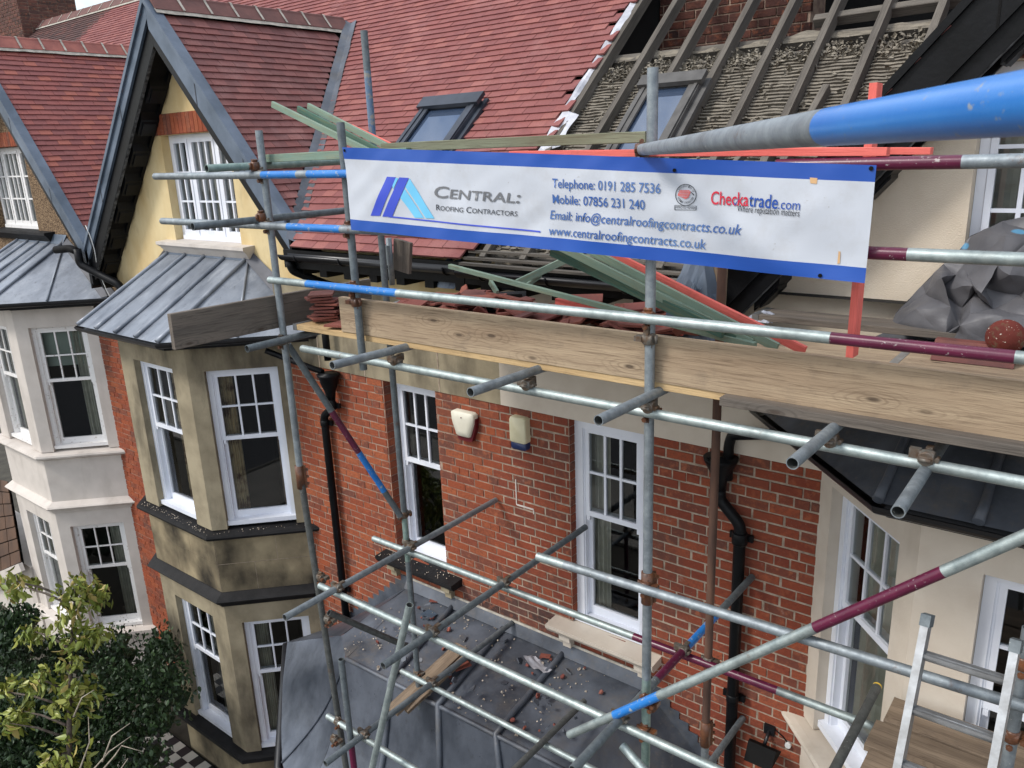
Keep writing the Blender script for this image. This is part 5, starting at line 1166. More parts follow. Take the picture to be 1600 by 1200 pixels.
# braces
tube('brace', (-4.64, -1.72, -1.25), (-4.31, -1.11, -2.72), 'steel_dull', [(.36, .60, 'paint_maroon'), (.60, .84, 'paint_blue')], label='slanting brace painted maroon and blue')
b0, b1 = onY(890, 1148, -1.86), onY(1660, 812, -1.86); tube('brace', b0, b1, 'galvanised_bright', [((1000-890)/770, (1105-890)/770-.01, 'paint_blue'), ((1378-890)/770-.012, (1545-890)/770-.012, 'paint_maroon')], label='long diagonal brace with one blue and one maroon band')
coupler(onY(1011, 1096, -1.83), b1-b0, Z_, 0, 'rust')
P_, Q_ = onY(640, 945, -1.97), onY(578, 1215, -2.0); Q_ = P_+(Q_-P_)*1.4; tube('brace', P_, Q_, 'galvanised_bright')
P_, Q_ = onY(972, 1165, -1.9), onY(1030, 1230, -1.95); tube('brace', P_, P_+(Q_-P_)*2, 'galvanised_bright')
P_, Q_ = onY(514, 957, -1.80), onY(640, 1012, -1.2); tube('brace', P_, Q_, 'steel_dark')
# near tube with the blue band
P_ = atdepth(1001, 234, 3.50); Q_ = P_.lerp(atdepth(1600, 161, .60), 1.10)
lo_, hi_ = 0, 1
for _ in range(40):
    md = (lo_+hi_)/2
    if px(P_.lerp(Q_, md))[0] < 1294: lo_ = md
    else: hi_ = md
tube('guard_rail', P_, Q_, 'galvanised', [(.12, .26, 'galvanised'), (lo_, 1, 'paint_blue_near')], label='thick blue and grey tube close to the camera', seg=40)
dn = Q_-P_; coupler(P_+dn*.012, dn, Z_, 0, 'rust')
# couplers at the crossings
for z in (-.09, -.415): coupler((-4.60, YS-.02, z), X_, Z_, 0, 'coupler_steel'); coupler((-4.63, YS-.04, z+.05), Y_, Z_, 0, 'rust')
coupler((-4.60, YS-.02, -1.2), X_, Z_); coupler(S2(-.415)+Vector((0, -.02, 0)), X_, Z_, 0, 'rust'); coupler(S2(-.775)+Vector((0, -.02, 0)), X_, Z_, 0, 'rust'); coupler(S2(-.865)+Vector((0, -.01, 0)), Z_, X_, 0, 'rust')
for z in (-.762, -1.21, -2.15, -3.03): coupler(S3(z)+Vector((0, -.02, 0)), X_, Z_, 0, 'rust')
coupler(S3(-.865)+Vector((0, -.01, 0)), Z_, X_, 0, 'coupler_steel')
coupler(I1(-2.98), X_, Z_); coupler(I1(-2.74), Vector((.33, .61, -1.47)), Z_); coupler(I1(-4.2), X_, Z_); coupler(I2(-3.02), X_, Z_, 0, 'coupler_steel'); coupler((-4.5, YS, -3.0), X_, Z_); coupler((-4.47, YS, -3.35), X_, Z_); coupler((-4.43, YS-.05, -4.22), X_, Z_); coupler((-4.43, YS-.1, -4.35), X_, Z_)
for z in (-1.95, -2.28): coupler(S4(z), X_, Z_, 0, 'rust')
coupler((P_.x, P_.y, P_.z), dn, Z_) if 0 else None

# ================================================================== boards
def board(P, Q, wd, th_, m, label, up=(0, 0, 1), group=None, bandm=True, ends=(1, 1), edge=None):
    o = timber('scaffold_board', P, Q, wd, th_, m, None, up, label, 'board', group)
    if bandm:
        L = (Vector(Q)-Vector(P)).length
        for k, x0 in ((0, -.002), (1, L-.038)):
            if not ends[k]: continue
            b = MB().use('aluminium'); b.box((x0, -wd/2-.003, -th_/2-.003), (x0+.04, wd/2+.003, th_/2+.003)); e = bpy.data.objects.new('end_band', b.mesh('end_band')); COL.objects.link(e); e.parent = o
    return o
ZP = -1.108      # middle of the boards of the top lift
board((-4.02, YS+.055, -.972), (-.25, YS+.055, -.975), .038, .225, 'board', 'long pale knotty toe board standing on edge below the guard rail', up=(0, 0, 1), ends=(0, 0))
board((-.26, YS+.095, -1.0), (1.5, YS+.095, -1.0), .038, .225, 'board', 'toe board on edge at the far right end of the platform', ends=(0, 0))
board((-4.675, -2.53, -1.0), (-4.675, -.9, -1.02), .038, .225, 'board_grey', 'dark grey toe board jutting out at the left end', ends=(0, 0))
for i in range(6):
    y = -1.62+.232*i; x0 = -4.56+(.05 if i % 2 else 0)+random.uniform(0, .06); nm = ['outermost platform board under the toe board', 'second platform board from the toe board', 'third platform board from the toe board under loose tiles', 'fourth platform board from the toe board', 'fifth platform board from the toe board', 'innermost platform board beside the house walls'][i]
    board((x0, y, ZP), (-.90, y, ZP), .225, .038, 'board_edge' if i == 0 else 'board', nm)
for i in range(5): 
    y = -1.62+.232*i; board((-.896, y, ZP+.003), (1.6, y, ZP), .225, .038, 'board', ['grey platform board nearest the toe board at the right', 'second grey platform board at the right end', 'third grey platform board at the right end', 'fourth grey platform board at the right end', 'fifth grey platform board at the right by the wall'][i], ends=(0, 0))
board((-1.86, -.20, -1.045), (1.3, -.20, -1.05), .225, .038, 'board_grey', 'weathered board with metal end band lying against the cream wall')
board((-1.4, YS+.02, -1.105), (1.5, YS+.02, -1.108), .10, .038, 'board_grey', 'grey board edge under the right part of the toe board', ends=(0, 0))
# lower lift at the right, with the ladder
for i in range(4):
    y = -.98-.24*i; board((-.74-.03*(i % 2), y, -2.96), (1.6, y, -2.96), .225, .038, 'plank_old', ['brown board of the lower platform nearest the bay', 'second brown board of the lower platform', 'third brown board of the lower platform', 'outermost brown board of the lower platform'][i], ends=(0, 0))
board(onZ(612, 1112, -4.40), onZ(722, 1016, -4.28)+Vector((0, 0, .04)), .14, .03, 'plank_old', 'old wooden plank lying on the lead porch roof', bandm=False)
board(onZ(635, 1112, -4.42), onZ(730, 1030, -4.28)+Vector((0, 0, .04)), .05, .03, 'plank_old', 'narrow timber offcut lying beside the plank on the lead roof', bandm=False)
lad = thing('ladder', 'aluminium ladder standing by the lower platform at the right', 'ladder', (-.4, -2.1, -4.2))
La, Lb = atdepth(1448, 972, 3.05), atdepth(1587, 1012, 2.86); Ld = atdepth(1404, 1200, 3.02)-La; Ld = Ld.normalized(); acr = (Lb-La).normalized()
for A in (La, Lb):
    b = MB().use('aluminium'); b.beam(A, A+Ld*2.4, .028, .062, acr.cross(Ld)); b.build('stile', lad); b = MB().use('steel_dull'); b.beam(A-Ld*.03, A+Ld*.015, .036, .07, acr.cross(Ld)); b.build('end_cap', lad)
for k in range(11):
    p, q = La+Ld*(.125+.208*k), Lb+Ld*(.125+.208*k); b = MB().use('aluminium'); b.tube([p, q], .017, 12); b.beam(p+Vector((0, 0, .009)), q+Vector((0, 0, .009)), .036, .012); b.build('rung', lad)

# ================================================================== banner
BY = -1.885
bTL, bTR, bBR, bBL = onY(537, 230, BY), onY(1370, 258, BY), onY(1352, 442, BY), onY(549, 359, BY)
def bu(P):       # ripple of the vinyl sheet (towards the viewer)
    s = (P.x-bTL.x)/(bTR.x-bTL.x); t = (P.z+.25)/.45
    return .012*math.sin(s*9+t*1.3)+.008*math.sin(s*23-t*3)*(.4-t*.6)+.012*math.sin(s*3.1)*t+.012*noise.noise(Vector((s*8+t*1.5, t*1.6, 1)))+.004*noise.noise(Vector((s*20-t*3, t*3, 4)))
ban = thing('banner', 'long white roofing contractor banner with blue edges tied to the scaffold', 'banner', (bTL+bTR)/2+Vector((0, 0, -.5)))
def bpos(s, t): p = bTL.lerp(bTR, s).lerp(bBL.lerp(bBR, s), t); return Vector((p.x, BY-bu(p), p.z))
b = MB().use('vinyl'); nu, nv = 170, 14; tt = [0, .035, .07, .105, .138]+[.138+.73*k/26 for k in range(1, 26)]+[.868, .9, .935, .97, 1.0]
vs = [bpos(i/nu, t) for t in tt for i in range(nu+1)]; nn_ = nu+1
for j in range(len(tt)-1):
    b.use('print_blue' if j < 4 or j >= len(tt)-5 else 'vinyl'); b.poly([vs[j*nn_+i] for i in range(nn_)]+[vs[(j+1)*nn_+i] for i in range(nn_)], [(i, i+1, nn_+i+1, nn_+i) for i in range(nu)], True)
b.build('sheet', ban)
def bp(x, y, off=.003): p = onY(x, y, BY); return Vector((p.x, BY-bu(p)-off, p.z))
def btext(body, pl, pr, m, shear=0, hgt=None, bold=.0, small=None, off=.004, spacing=1.0):
    "flat lettering on the sheet between the pixel points pl and pr (baseline ends); hgt = cap height in metres"
    cu = bpy.data.curves.new('lettering', 'FONT'); cu.body = body; cu.size = 1; cu.shear = shear; cu.offset = bold; cu.space_character = spacing; cu.resolution_u = 3
    if small: 
        cu.small_caps_scale = small
        for k in range(len(body)): cu.body_format[k].use_small_caps = True
    o = bpy.data.objects.new('lettering', cu); COL.objects.link(o); dg = bpy.context.evaluated_depsgraph_get(); me = bpy.data.meshes.new_from_object(o.evaluated_get(dg)); COL.objects.unlink(o); bpy.data.objects.remove(o)
    A, B_ = onY(*pl, BY), onY(*pr, BY); xs = [v.co.x for v in me.vertices]; x0, x1 = min(xs), max(xs); d = (B_-A); W = d.length; d.normalize(); upv = Vector((-d.z, 0, d.x)); kx = W/(x1-x0); ky = hgt/.70 if hgt else kx
    out = bpy.data.objects.new('lettering', me); COL.objects.link(out); out.parent = ban; base = wbase(ban)
    for v in me.vertices:
        p = A+d*((v.co.x-x0)*kx)+upv*(v.co.y*ky); v.co = Vector((p.x, BY-bu(p)-off, p.z))-base
    me.materials.clear(); me.materials.append(MATS[m]); return out
def bpoly(m, pts, nm='emblem', off=.003, par=None):
    q = MB().use(m); P2 = [Vector((x, y, 0)) for x, y in pts]; n_ = 10
    for t in tessellate_polygon([P2]):
        A, B_, C_ = (P2[k] for k in t); idx = {}; vs = []
        for i in range(n_+1):
            for j in range(n_+1-i):
                p = A*(i/n_)+B_*(j/n_)+C_*((n_-i-j)/n_); idx[(i, j)] = len(vs); vs.append(bp(p.x, p.y, off))
        fs = [(idx[(i, j)], idx[(i+1, j)], idx[(i, j+1)]) for i in range(n_) for j in range(n_-i)]+[(idx[(i+1, j)], idx[(i+1, j+1)], idx[(i, j+1)]) for i in range(n_) for j in range(n_-i-1)]
        q.poly(vs, fs, True)
    o = q.build(nm, par or ban); b_ = bmesh.new(); b_.from_mesh(o.data); bmesh.ops.remove_doubles(b_, verts=b_.verts, dist=1e-5); b_.to_mesh(o.data); b_.free(); return o
z1 = lambda x, y: (540+x/3.636, 220+y/3.636); z2 = lambda x, y: (960+x/3.721, 240+y/3.721); z4 = lambda x, y: (1040+x/21.8, 280+y/21.8)
bpoly('print_royal', [z1(245, 203), z1(298, 206), z1(200, 426), z1(147, 425)]); bpoly('print_royal', [z1(317, 207), z1(370, 210), z1(270, 431), z1(214, 430)])
bpoly('print_sky', [z1(296, 211), z1(311, 211), z1(281, 274), z1(276, 254)]); bpoly('print_sky', [z1(345, 272), z1(450, 438), z1(398, 436), z1(321, 324)]); bpoly('print_sky', [z1(374, 212), z1(509, 441), z1(461, 439), z1(350, 262)])
bpoly('print_royal', [z1(270, 428), z1(640, 466), z1(1097, 514), z1(1097, 523), z1(640, 474), z1(240, 433)], 'underline')
btext('Central:', z1(514, 320), z1(990, 355), 'print_grey', .12, .058, .012, .78); btext('Roofing Contractors', z1(522, 393), z1(972, 430), 'print_black', .05, .030, .0, .8)
btext('Telephone: 0191 285 7536', z1(1170, 265), z2(272, 230), 'print_navy', 0, .041, .008); btext('Mobile: 07856 231 240', z1(1170, 355), z2(180, 325), 'print_navy', 0, .041, .008)
btext('Email: info@centralroofingcontracts.co.uk', z1(1150, 445), z2(747, 470), 'print_navy', .18, .041, .008); btext('www.centralroofingcontracts.co.uk', z1(1145, 535), z2(535, 555), 'print_navy', .14, .041, .008)
btext('Checka', z2(562, 293), z2(784, 304), 'print_red', 0, .052, .01); btext('trade', z2(786, 304), z2(958, 319), 'print_blue', 0, .052, .01); btext('.com', z2(963, 319), z2(1088, 326), 'print_blue', 0, .038, .0); btext('Where reputation matters', z2(716, 335), z2(1086, 363), 'print_black', 0, .026, .0)
bpoly('print_blue', [z2(695, 278), z2(706, 291), z2(735, 252), z2(708, 300), z2(704, 300)], 'tick', .0045)
# round member badge
def circ(cx_, cy_, rx_, ry_, n_=36): return [z4(cx_+rx_*math.cos(2*math.pi*k/n_), cy_+ry_*math.sin(2*math.pi*k/n_)) for k in range(n_)]
o1, o2 = circ(710, 530, 358, 372), circ(710, 530, 335, 350); q = MB().use('print_black')
for k in range(36): q.face([bp(*o1[k]), bp(*o1[(k+1) % 36]), bp(*o2[(k+1) % 36]), bp(*o2[k])])
q.build('badge_ring', ban)
bpoly('print_pink', [z4(500, 372), z4(820, 372), z4(880, 430), z4(800, 620), z4(700, 672), z4(430, 545)], 'badge'); bpoly('print_black', [z4(870, 400), z4(1000, 530), z4(975, 555), z4(905, 470)], 'badge', .003)
for k in range(4): bpoly('vinyl', [z4(480+20*k, 430+52*k), z4(850-18*k, 420+52*k), z4(850-18*k, 428+52*k), z4(480+20*k, 440+52*k)], 'badge', .004)
for (x0, y0, x1, y1) in ((335, 880, 1065, 905), (335, 1025, 1065, 1055), (335, 880, 358, 1040), (1042, 900, 1065, 1055)): bpoly('print_black', [z4(x0, y0), z4(x1, y0+(20 if x1-x0 > 100 else 0)), z4(x1, y1+(0 if x1-x0 > 100 else 0)), z4(x0, y1-(10 if x1-x0 > 100 else 0))], 'badge', .003)
btext('APPROVED MEMBER', z4(375, 985), z4(1030, 1015), 'print_black', 0, .010, .0)
def arc_text(body, a0, a1, r, flip=False):
    for k, ch in enumerate(body):
        if ch == ' ': continue
        a = math.radians(a0+(a1-a0)*k/(len(body)-1)); c = (710+r*math.cos(a), 530+r*1.04*math.sin(a)); t = (-math.sin(a), math.cos(a)) if not flip else (math.sin(a), -math.cos(a)); h = 17
        btext(ch, z4(c[0]-t[0]*h, c[1]-t[1]*h), z4(c[0]+t[0]*h, c[1]+t[1]*h), 'print_black', 0, .0085)
arc_text('CONFEDERATION OF', 205, 338, 255); arc_text('ROOFING CONTRACTORS', 158, 22, 292, True)
# dirt marks, eyelets
bpoly('print_rust', [(1311, 392), (1314, 393), (1313, 411), (1309, 412)], 'rust_stain'); bpoly('print_rust', [(1267, 277), (1279, 278), (1278, 287), (1268, 286)], 'rust_stain', .002)
for x, y in ((1056, 266), (1283, 430), (541, 235), (1362, 263)):
    q = MB().use('black_matt'); c = bp(x, y, .003); q.tube([c, c+Vector((0, -.002, 0))], .008, 10); q.build('eyelet', ban)

# ================================================================== battens
def batten(p0, p1, m, label, wd=.05, hd=.025, up=(0, 0, 1)): return timber('roofing_batten', p0, p1, wd, hd, m, None, up, label, 'batten')
Pr = lambda x, y: onZ(x, y, -1.06)
yl = -1.30
for (a, c, m, lab) in (((426, 163), (1176, 536), 'green_batten', 'pale green batten reaching farthest left behind the banner'), ((466, 170), (1150, 530), 'green_dark', 'dark green batten leaning behind the banner below the pale one'), ((482, 166), (1215, 543), 'green_batten', 'green batten leaning behind the banner just below the pink one'), ((549, 199), (1258, 548), 'red_batten', 'pink batten sloping down to the platform behind the post')):
    A = onY(a[0], a[1], yl); E2 = onY(c[0], c[1], -1.42 if m != 'red_batten' else -1.36); yl += .06
    batten(A, E2, m, lab, .022, .042)
batten(onY(862, 392, -1.25), onY(1130, 520, -1.47), 'green_dark', 'broad dark green batten crossing below the middle of the banner', .025, .055)
batten(onY(411, 248, -1.70), onY(640, 238, -1.70), 'green_batten', 'short green batten laid along the top rail left of the banner', .05, .05)
batten(onY(600, 231, -1.66), onY(1012, 214, -1.66), 'mossy_batten', 'long mossy green batten lying along the top of the banner', .05, .05)
batten(onY(800, 241, -1.78), onY(1388, 237, -1.78), 'red_batten', 'long pink batten lying along the banner top', .05, .03); batten(onY(1150, 236, -1.70), onY(1456, 236, -1.70), 'red_batten', 'pink batten sticking out past the upright red post', .05, .025)
batten(onY(1369, 130, -1.60), onY(1331, 556, -1.62), 'red_batten', 'upright red batten standing on the platform behind the banner', .03, .075, up=(0, 1, 0))
batten(onZ(1068, 520, -1.02), onZ(1010, 505, -.98), 'red_batten', 'pink batten end lying flat behind the toe board', .045, .03)
batten(onY(703, 416, -1.0), onY(1180, 540, -1.45), 'green_batten', 'thin pale green batten lying over the loose tiles', .03, .03)
batten(onY(808, 442, -.85), onY(882, 407, -.65), 'green_batten', 'short blue-green batten propped under the eaves', .03, .045); batten(onY(822, 447, -.85), onY(845, 430, -.7), 'green_batten', 'little green offcut beside the propped batten', .015, .03); batten(onY(766, 440, -.95), onY(777, 458, -1.0), 'green_batten', 'tiny blue-green batten stub among the tiles', .02, .04)
batten(onY(872, 470, -1.15), onY(985, 492, -1.25), 'red_batten', 'pink batten end poking out above the guard rail', .05, .035); batten(onY(962, 492, -.9), onY(1060, 512, -1.0), 'green_dark', 'green batten piece on the platform behind the scaffold upright', .04, .03)
timber('timber_post', onY(1128, 380, -.75), onY(1122, 490, -.75), .07, .05, 'plank_old', None, (0, 1, 0), 'brown timber post under the eaves behind the banner', 'post')
pl = timber('wooden_panel', onY(630, 376, -.9), onY(628, 424, -.9), .17, .03, 'board_grey', None, (0, 1, 0), 'grey wooden panel standing upright on the platform below the banner', 'panel')
st = MB().use('galvanised'); st.tube([onY(607, 372, -.95), onY(613, 445, -.95)], .022, 12); st.box(tuple(onY(599, 384, -1.0)+Vector((-.01, 0, -.14))), tuple(onY(603, 384, -1.0)+Vector((.02, .02, .0)))); st.build('steel_post', label='short perforated steel post beside the grey wooden panel', cat='post')

# ================================================================== loose clay tiles
ct = tile_mesh('clay_loose', .165, .265, .014)
def loose(p, rz, tx, ty, label, group, sc_=1):
    o = bpy.data.objects.new('clay_tile', ct); COL.objects.link(o); o.matrix_basis = Matrix.Translation(Vector(p)+Vector((0, 0, G))) @ Matrix.Rotation(rz, 4, 'Z') @ Matrix.Rotation(tx, 4, 'X') @ Matrix.Rotation(ty, 4, 'Y') @ Matrix.Scale(sc_, 4); return tag(o, label, 'tile', group)
base_ = onZ(525, 500, -1.08)
for i in range(9):
    loose((base_.x+random.uniform(-.02, .02), base_.y-.1+random.uniform(-.02, .02), -1.088+i*.022), random.uniform(-.25, .25)+(.9 if i % 3 == 1 else .6), random.uniform(-.03, .03), 0, 'clay roof tile in the neat stack at the left end of the platform', 'stacked clay tiles')
loose(onZ(536, 515, -1.08)+Vector((-.06, -.02, 0)), .3, .02, .0, 'single red tile poking out at the end of the toe board', None)
for i in range(74):
    x = random.uniform(-3.95, -2.0); y = random.uniform(-1.40, -.75); h = max(0, .16-abs(x+3.0)*.07)*random.random()
    loose((x, y, -1.07+h), random.random()*6.28, random.uniform(-.25, .25), random.uniform(-.25, .25), 'loose red clay tile in the heap behind the toe board', 'heap of loose clay tiles')
hp_ = MB().use('clay_loose')      # broken tile pieces
def shard(p, s):
    q = Matrix.Rotation(random.random()*6, 3, Vector((random.random()-.5, random.random()-.5, random.random()+.2)).normalized()); n_ = random.randint(4, 6); a0 = random.random()*6
    pts = [Vector((math.cos(a0+6.28*k/n_)*s*random.uniform(.5, 1), math.sin(a0+6.28*k/n_)*s*random.uniform(.5, 1), 0)) for k in range(n_)]
    hp_.poly([Vector(p)+q @ v for v in pts]+[Vector(p)+q @ (v+Vector((0, 0, .013))) for v in pts], [tuple(range(n_)), tuple(n_+k for k in reversed(range(n_)))]+[(k, (k+1) % n_, n_+(k+1) % n_, n_+k) for k in range(n_)], False, random.random())
for k in range(170): shard((random.uniform(-3.9, -1.9), random.uniform(-1.58, -.6), -1.06+random.random()*.09), random.uniform(.03, .09))
hp_.build('tile_rubble', kind='stuff', base=(-3, -1.2, -1.1), label='broken clay tile rubble on the platform behind the toe board', cat='rubble')
for i, (x, y, w_, lab) in enumerate(((678, 945, .10, 'broken red tile lying on the lead roof by the black sill'), (725, 1050, .16, 'square red tile lying on the lead roof beside the planks'), (860, 1030, .06, 'small tile fragment at the lead roll near the cream sill'))):
    p = onZ(x, y, -4.30 if i != 1 else -4.36); loose(p+Vector((0, 0, .02)), .5+i*.7, .03, .02, lab, None, w_/.17)
hp_ = MB().use('lead_dark')
for k in range(34): shard((random.uniform(-5.3, -3.0), random.uniform(-.95, -.1), -4.30-.02*random.random()), random.uniform(.02, .06))
hp_.use('clay_loose')
for k in range(30): y_ = random.uniform(-.95, -.08); shard((random.uniform(-5.3, -2.9), y_, -4.265+.15*y_), random.uniform(.012, .035))
hp_.build('slate_rubble', kind='stuff', base=(-4, -.5, -4.4), label='bits of broken slate and tile scattered on the lead porch roof', cat='rubble')
b = MB().use('lead_clean'); p = onZ(670, 963, -4.32); b.poly([p+Vector(v) for v in ((-.07, -.05, .02), (.08, -.04, .03), (.07, .05, .02), (-.05, .06, .03), (-.07, -.05, .024), (.08, -.04, .034), (.07, .05, .024), (-.05, .06, .034))], [(0, 1, 2, 3), (4, 7, 6, 5), (0, 4, 5, 1), (1, 5, 6, 2), (2, 6, 7, 3), (3, 7, 4, 0)]); b.build('lead_offcut', label='small grey lead offcut on the porch roof near the tile', cat='offcut')
b = MB().use('membrane'); p = onZ(842, 1052, -4.36); n1 = 10; vs = []
for j in range(n1+1):
    for i in range(n1+1):
        s, t = i/n1-.5, j/n1-.5; q = p+Vector((s*.24+t*.05, t*.15-s*.10, .07+.03*noise.noise(Vector((s*3, t*4, 1)))+.05*abs(s)-.06*t)); vs.append(q)
b.poly(vs, [(j*(n1+1)+i, j*(n1+1)+i+1, (j+1)*(n1+1)+i+1, (j+1)*(n1+1)+i) for j in range(n1) for i in range(n1) if not (i > 6 and j < 3) and not (i < 2 and j > 7)], True); b.build('lead_scrap', label='crumpled pale grey scrap lying on the porch roof', cat='scrap')
# lead sheets, gutters and bags heaped on the platform
def crumple(name, c, sx, sy, h, m, label, cat, seed, n_=26, fold=1.0, sharp=3.2):
    b = MB().use(m); vs = []
    for j in range(n_+1):
        for i in range(n_+1):
            s, t = i/n_*2-1, j/n_*2-1; r = math.sqrt(s*s+t*t); q = Vector((s*sharp+seed, t*sharp, seed*.7)); 
            f = 1-abs(noise.noise(q)*2); f2 = 1-abs(noise.noise(q*2.3)*2); d = max(0, 1-r**2.2)
            vs.append(Vector(c)+Vector((s*sx*(1+.18*noise.noise(q*.8)), t*sy*(1+.18*noise.noise(q*.9+Vector((4, 0, 0)))), h*d*(.62+.38*noise.noise(q*.6))+fold*h*.26*f*d**.5+fold*h*.12*f2*d**.5)))
    b.poly(vs, [(j*(n_+1)+i, j*(n_+1)+i+1, (j+1)*(n_+1)+i+1, (j+1)*(n_+1)+i) for j in range(n_) for i in range(n_) if ((i+.5)/n_*2-1)**2+((j+.5)/n_*2-1)**2 < 1.02], False)
    return b.build(name, label=label, cat=cat)
crumple('lead_sheet', onZ(690, 440, -1.0)+Vector((0, .2, -.06)), .20, .16, .26, 'lead_clean', 'bent grey lead sheet on the platform beside the wooden panel', 'sheet', 3.0, 12)
crumple('lead_sheet', onZ(800, 440, -1.0)+Vector((0, .1, -.05)), .26, .2, .20, 'lead_charcoal', 'curled dark lead sheet under the eaves among the battens', 'sheet', 8.0, 12)
crumple('rubble_bag', onY(1085, 480, -.8)+Vector((0, 0, -.28)), .22, .18, .62, 'lead_clean', 'blue grey sack slumped under the eaves behind the scaffold upright', 'sack', 5.0, 18)
crumple('plastic_bag', onZ(1195, 500, -1.07), .11, .08, .06, 'grey_plastic_bag', 'small translucent plastic bag beside the grey board', 'bag', 12.0, 12)
for k, (x, y, z) in enumerate(((760, 470, -1.02), (740, 488, -1.03))):
    c = onZ(x, y, z); b = MB().use('black_plastic'); pr = [(-.06, .05), (-.05, 0), (0, -.02), (.05, 0), (.06, .05), (.053, .05), (.043, .006), (0, -.012), (-.043, .006), (-.053, .05)]; kk = len(pr); d = Vector((.9, .35+.2*k, .05)).normalized(); sd_ = d.cross(Z_).normalized()
    vs = [c-d*.28+sd_*a+Z_*q for a, q in pr]+[c+d*.28+sd_*a+Z_*q for a, q in pr]; b.poly(vs, [(j, (j+1) % kk, kk+(j+1) % kk, kk+j) for j in range(kk)]); b.build('gutter_offcut', label=('black gutter length lying on the tile heap nearer the eaves', 'black gutter length lying on the tile heap nearer the toe board')[k], cat='gutter')

# ================================================================== tarpaulin and finial at the right of the platform
def tarp():
    K = {'A': (400, 1050, -.55), 'B': (455, 910, -.40), 'C': (700, 650, -.35), 'D': (790, 560, -.40), 'E': (870, 480, -.35), 'F': (1030, 345, -.30), 'G': (1120, 220, -.25), 'H': (1400, 100, -.25), 'I': (1720, 20, -.2),
         'J': (890, 1120, -.78), 'K': (630, 880, -.66), 'L': (720, 740, -.45), 'M': (870, 590, -.62), 'N': (940, 850, -.70), 'O': (1020, 1010, -.66), 'P': (830, 700, -.45), 'Q': (1000, 560, -.42), 'R': (1140, 660, -.62), 'S': (1220, 750, -.76),
         'T': (1050, 480, -.38), 'U': (1370, 480, -.62), 'V': (1270, 690, -.52), 'W': (1720, 600, -.55), 'X': (1450, 220, -.52), 'Y': (1720, 200, -.40), 'Z': (1110, 920, -.78), 'a': (1170, 720, -.50), 'b': (1050, 870, -.50), 'c': (1320, 870, -.60), 'd': (1040, 1010, -.84),
         'e': (1260, 1190, -.88), 'g': (1720, 950, -.75), 'h': (1400, 930, -.84), 'i': (1720, 1230, -.9), 'j': (1050, 1200, -.86), 'k': (930, 1180, -.74), 'l': (560, 1110, -.62), 'm': (1460, 560, -.66), 'n': (1560, 760, -.50)}
    V = {k: onY(1320+x/5.714, 330+y/5.714, .04+(yy+.2)*.60) for k, (x, y, yy) in K.items()}
    tri = 'ABK BLK BCL CDL DML LMN KLN KNJ AKJ NOJ MPN PNO POb DEM EQM MQP QRP PRb Rab aZb bZO EFT ETQ FGT GHX GXT TXU TUS TSR QTR UVS RSa HIY HYX XYU YmU YWm UmV VmncV'.split()
    tri = 'ABK BLK BCL CDL DML LMN KLN KNJ AKJ NOJ MPN PNO POb DEM EQM MQP QRP PRb Rab aZb bZO EFT ETQ FGT GHX GXT TXU TUS TSR QTR UVS RSa HIY HYX XYU YmU YWm UmV Vmn mWn Vnc SVc Sca acZ nWg ncg cgh Zch Zhd dhe dej hgi hie OZd JOd Jdk dkj AJl Jkl'.split()
    b = MB().use('tarpaulin'); n_ = 7
    for t in tri:
        A, B_, C_ = (V[k] for k in t); L = min((A-B_).length, (B_-C_).length, (C_-A).length); nn = (B_-A).cross(C_-A).normalized()
        if nn.y > 0: nn = -nn
        idx = {}; vs = []
        for i in range(n_+1):
            for j in range(n_+1-i):
                k = n_-i-j; u, v, w_ = i/n_, j/n_, k/n_; p = A*u+B_*v+C_*w_; bl = 27*u*v*w_
                p = p+nn*(bl*L*.045)+Vector((.012*noise.noise(p*14), .022*noise.noise(p*11+Vector((3, 0, 0))), .012*noise.noise(p*13+Vector((0, 5, 0))))); idx[(i, j)] = len(vs); vs.append(p)
        fs = []
        for i in range(n_):
            for j in range(n_-i):
                fs.append((idx[(i, j)], idx[(i+1, j)], idx[(i, j+1)]))
                if i+j < n_-1: fs.append((idx[(i+1, j)], idx[(i+1, j+1)], idx[(i, j+1)]))
        b.poly(vs, fs, True)
    # the back of the heap, lying against the wall
    bk_ = [V[k]+Vector((0, .12, 0)) for k in 'ABCDEFGHI']; pl_ = [Vector((q.x, .06, -1.08)) for q in bk_]
    for i in range(len(bk_)-1): b.face([V['ABCDEFGHI'[i]], V['ABCDEFGHI'[i+1]], pl_[i+1], pl_[i]])
    return b.build('tarpaulin', label='crumpled grey tarpaulin heaped on the platform against the cream wall', cat='tarpaulin')
tarp()
fin = thing('ridge_finial', 'mossy terracotta ball finial on a ridge tile lying on the platform', 'finial', onZ(1560, 572, -1.085))
simple('terracotta', (112, 62, 54), (88, 50, 46), 8, .75, bs=.3)
n = N('terracotta_moss'); p = n.pos(); c = n.mix(n.ramp(n.noise(p, 7, 5), .3, .7), lin((112, 52, 44)), lin((84, 40, 36))); lw = n.n.new('ShaderNodeSeparateXYZ'); n.l.new(p, lw.inputs[0])
c = n.mix(n.math('MULTIPLY', n.ramp(n.noise(p, 40, 6, .7), .5, .6), n.ramp(n.noise(p, 9, 3), .48, .62)), c, lin((96, 86, 66))); c = n.mix(n.ramp(n.noise(p, 60, 3), .66, .7), c, lin((206, 200, 186))); n.out(c, .85, 0, (n.noise(p, 50, 5), .4), .2)
fdep = px(onZ(1560, 572, -1.085))[2]; fc = atdepth(1571, 527, fdep); fr_ = 28/FPX*fdep
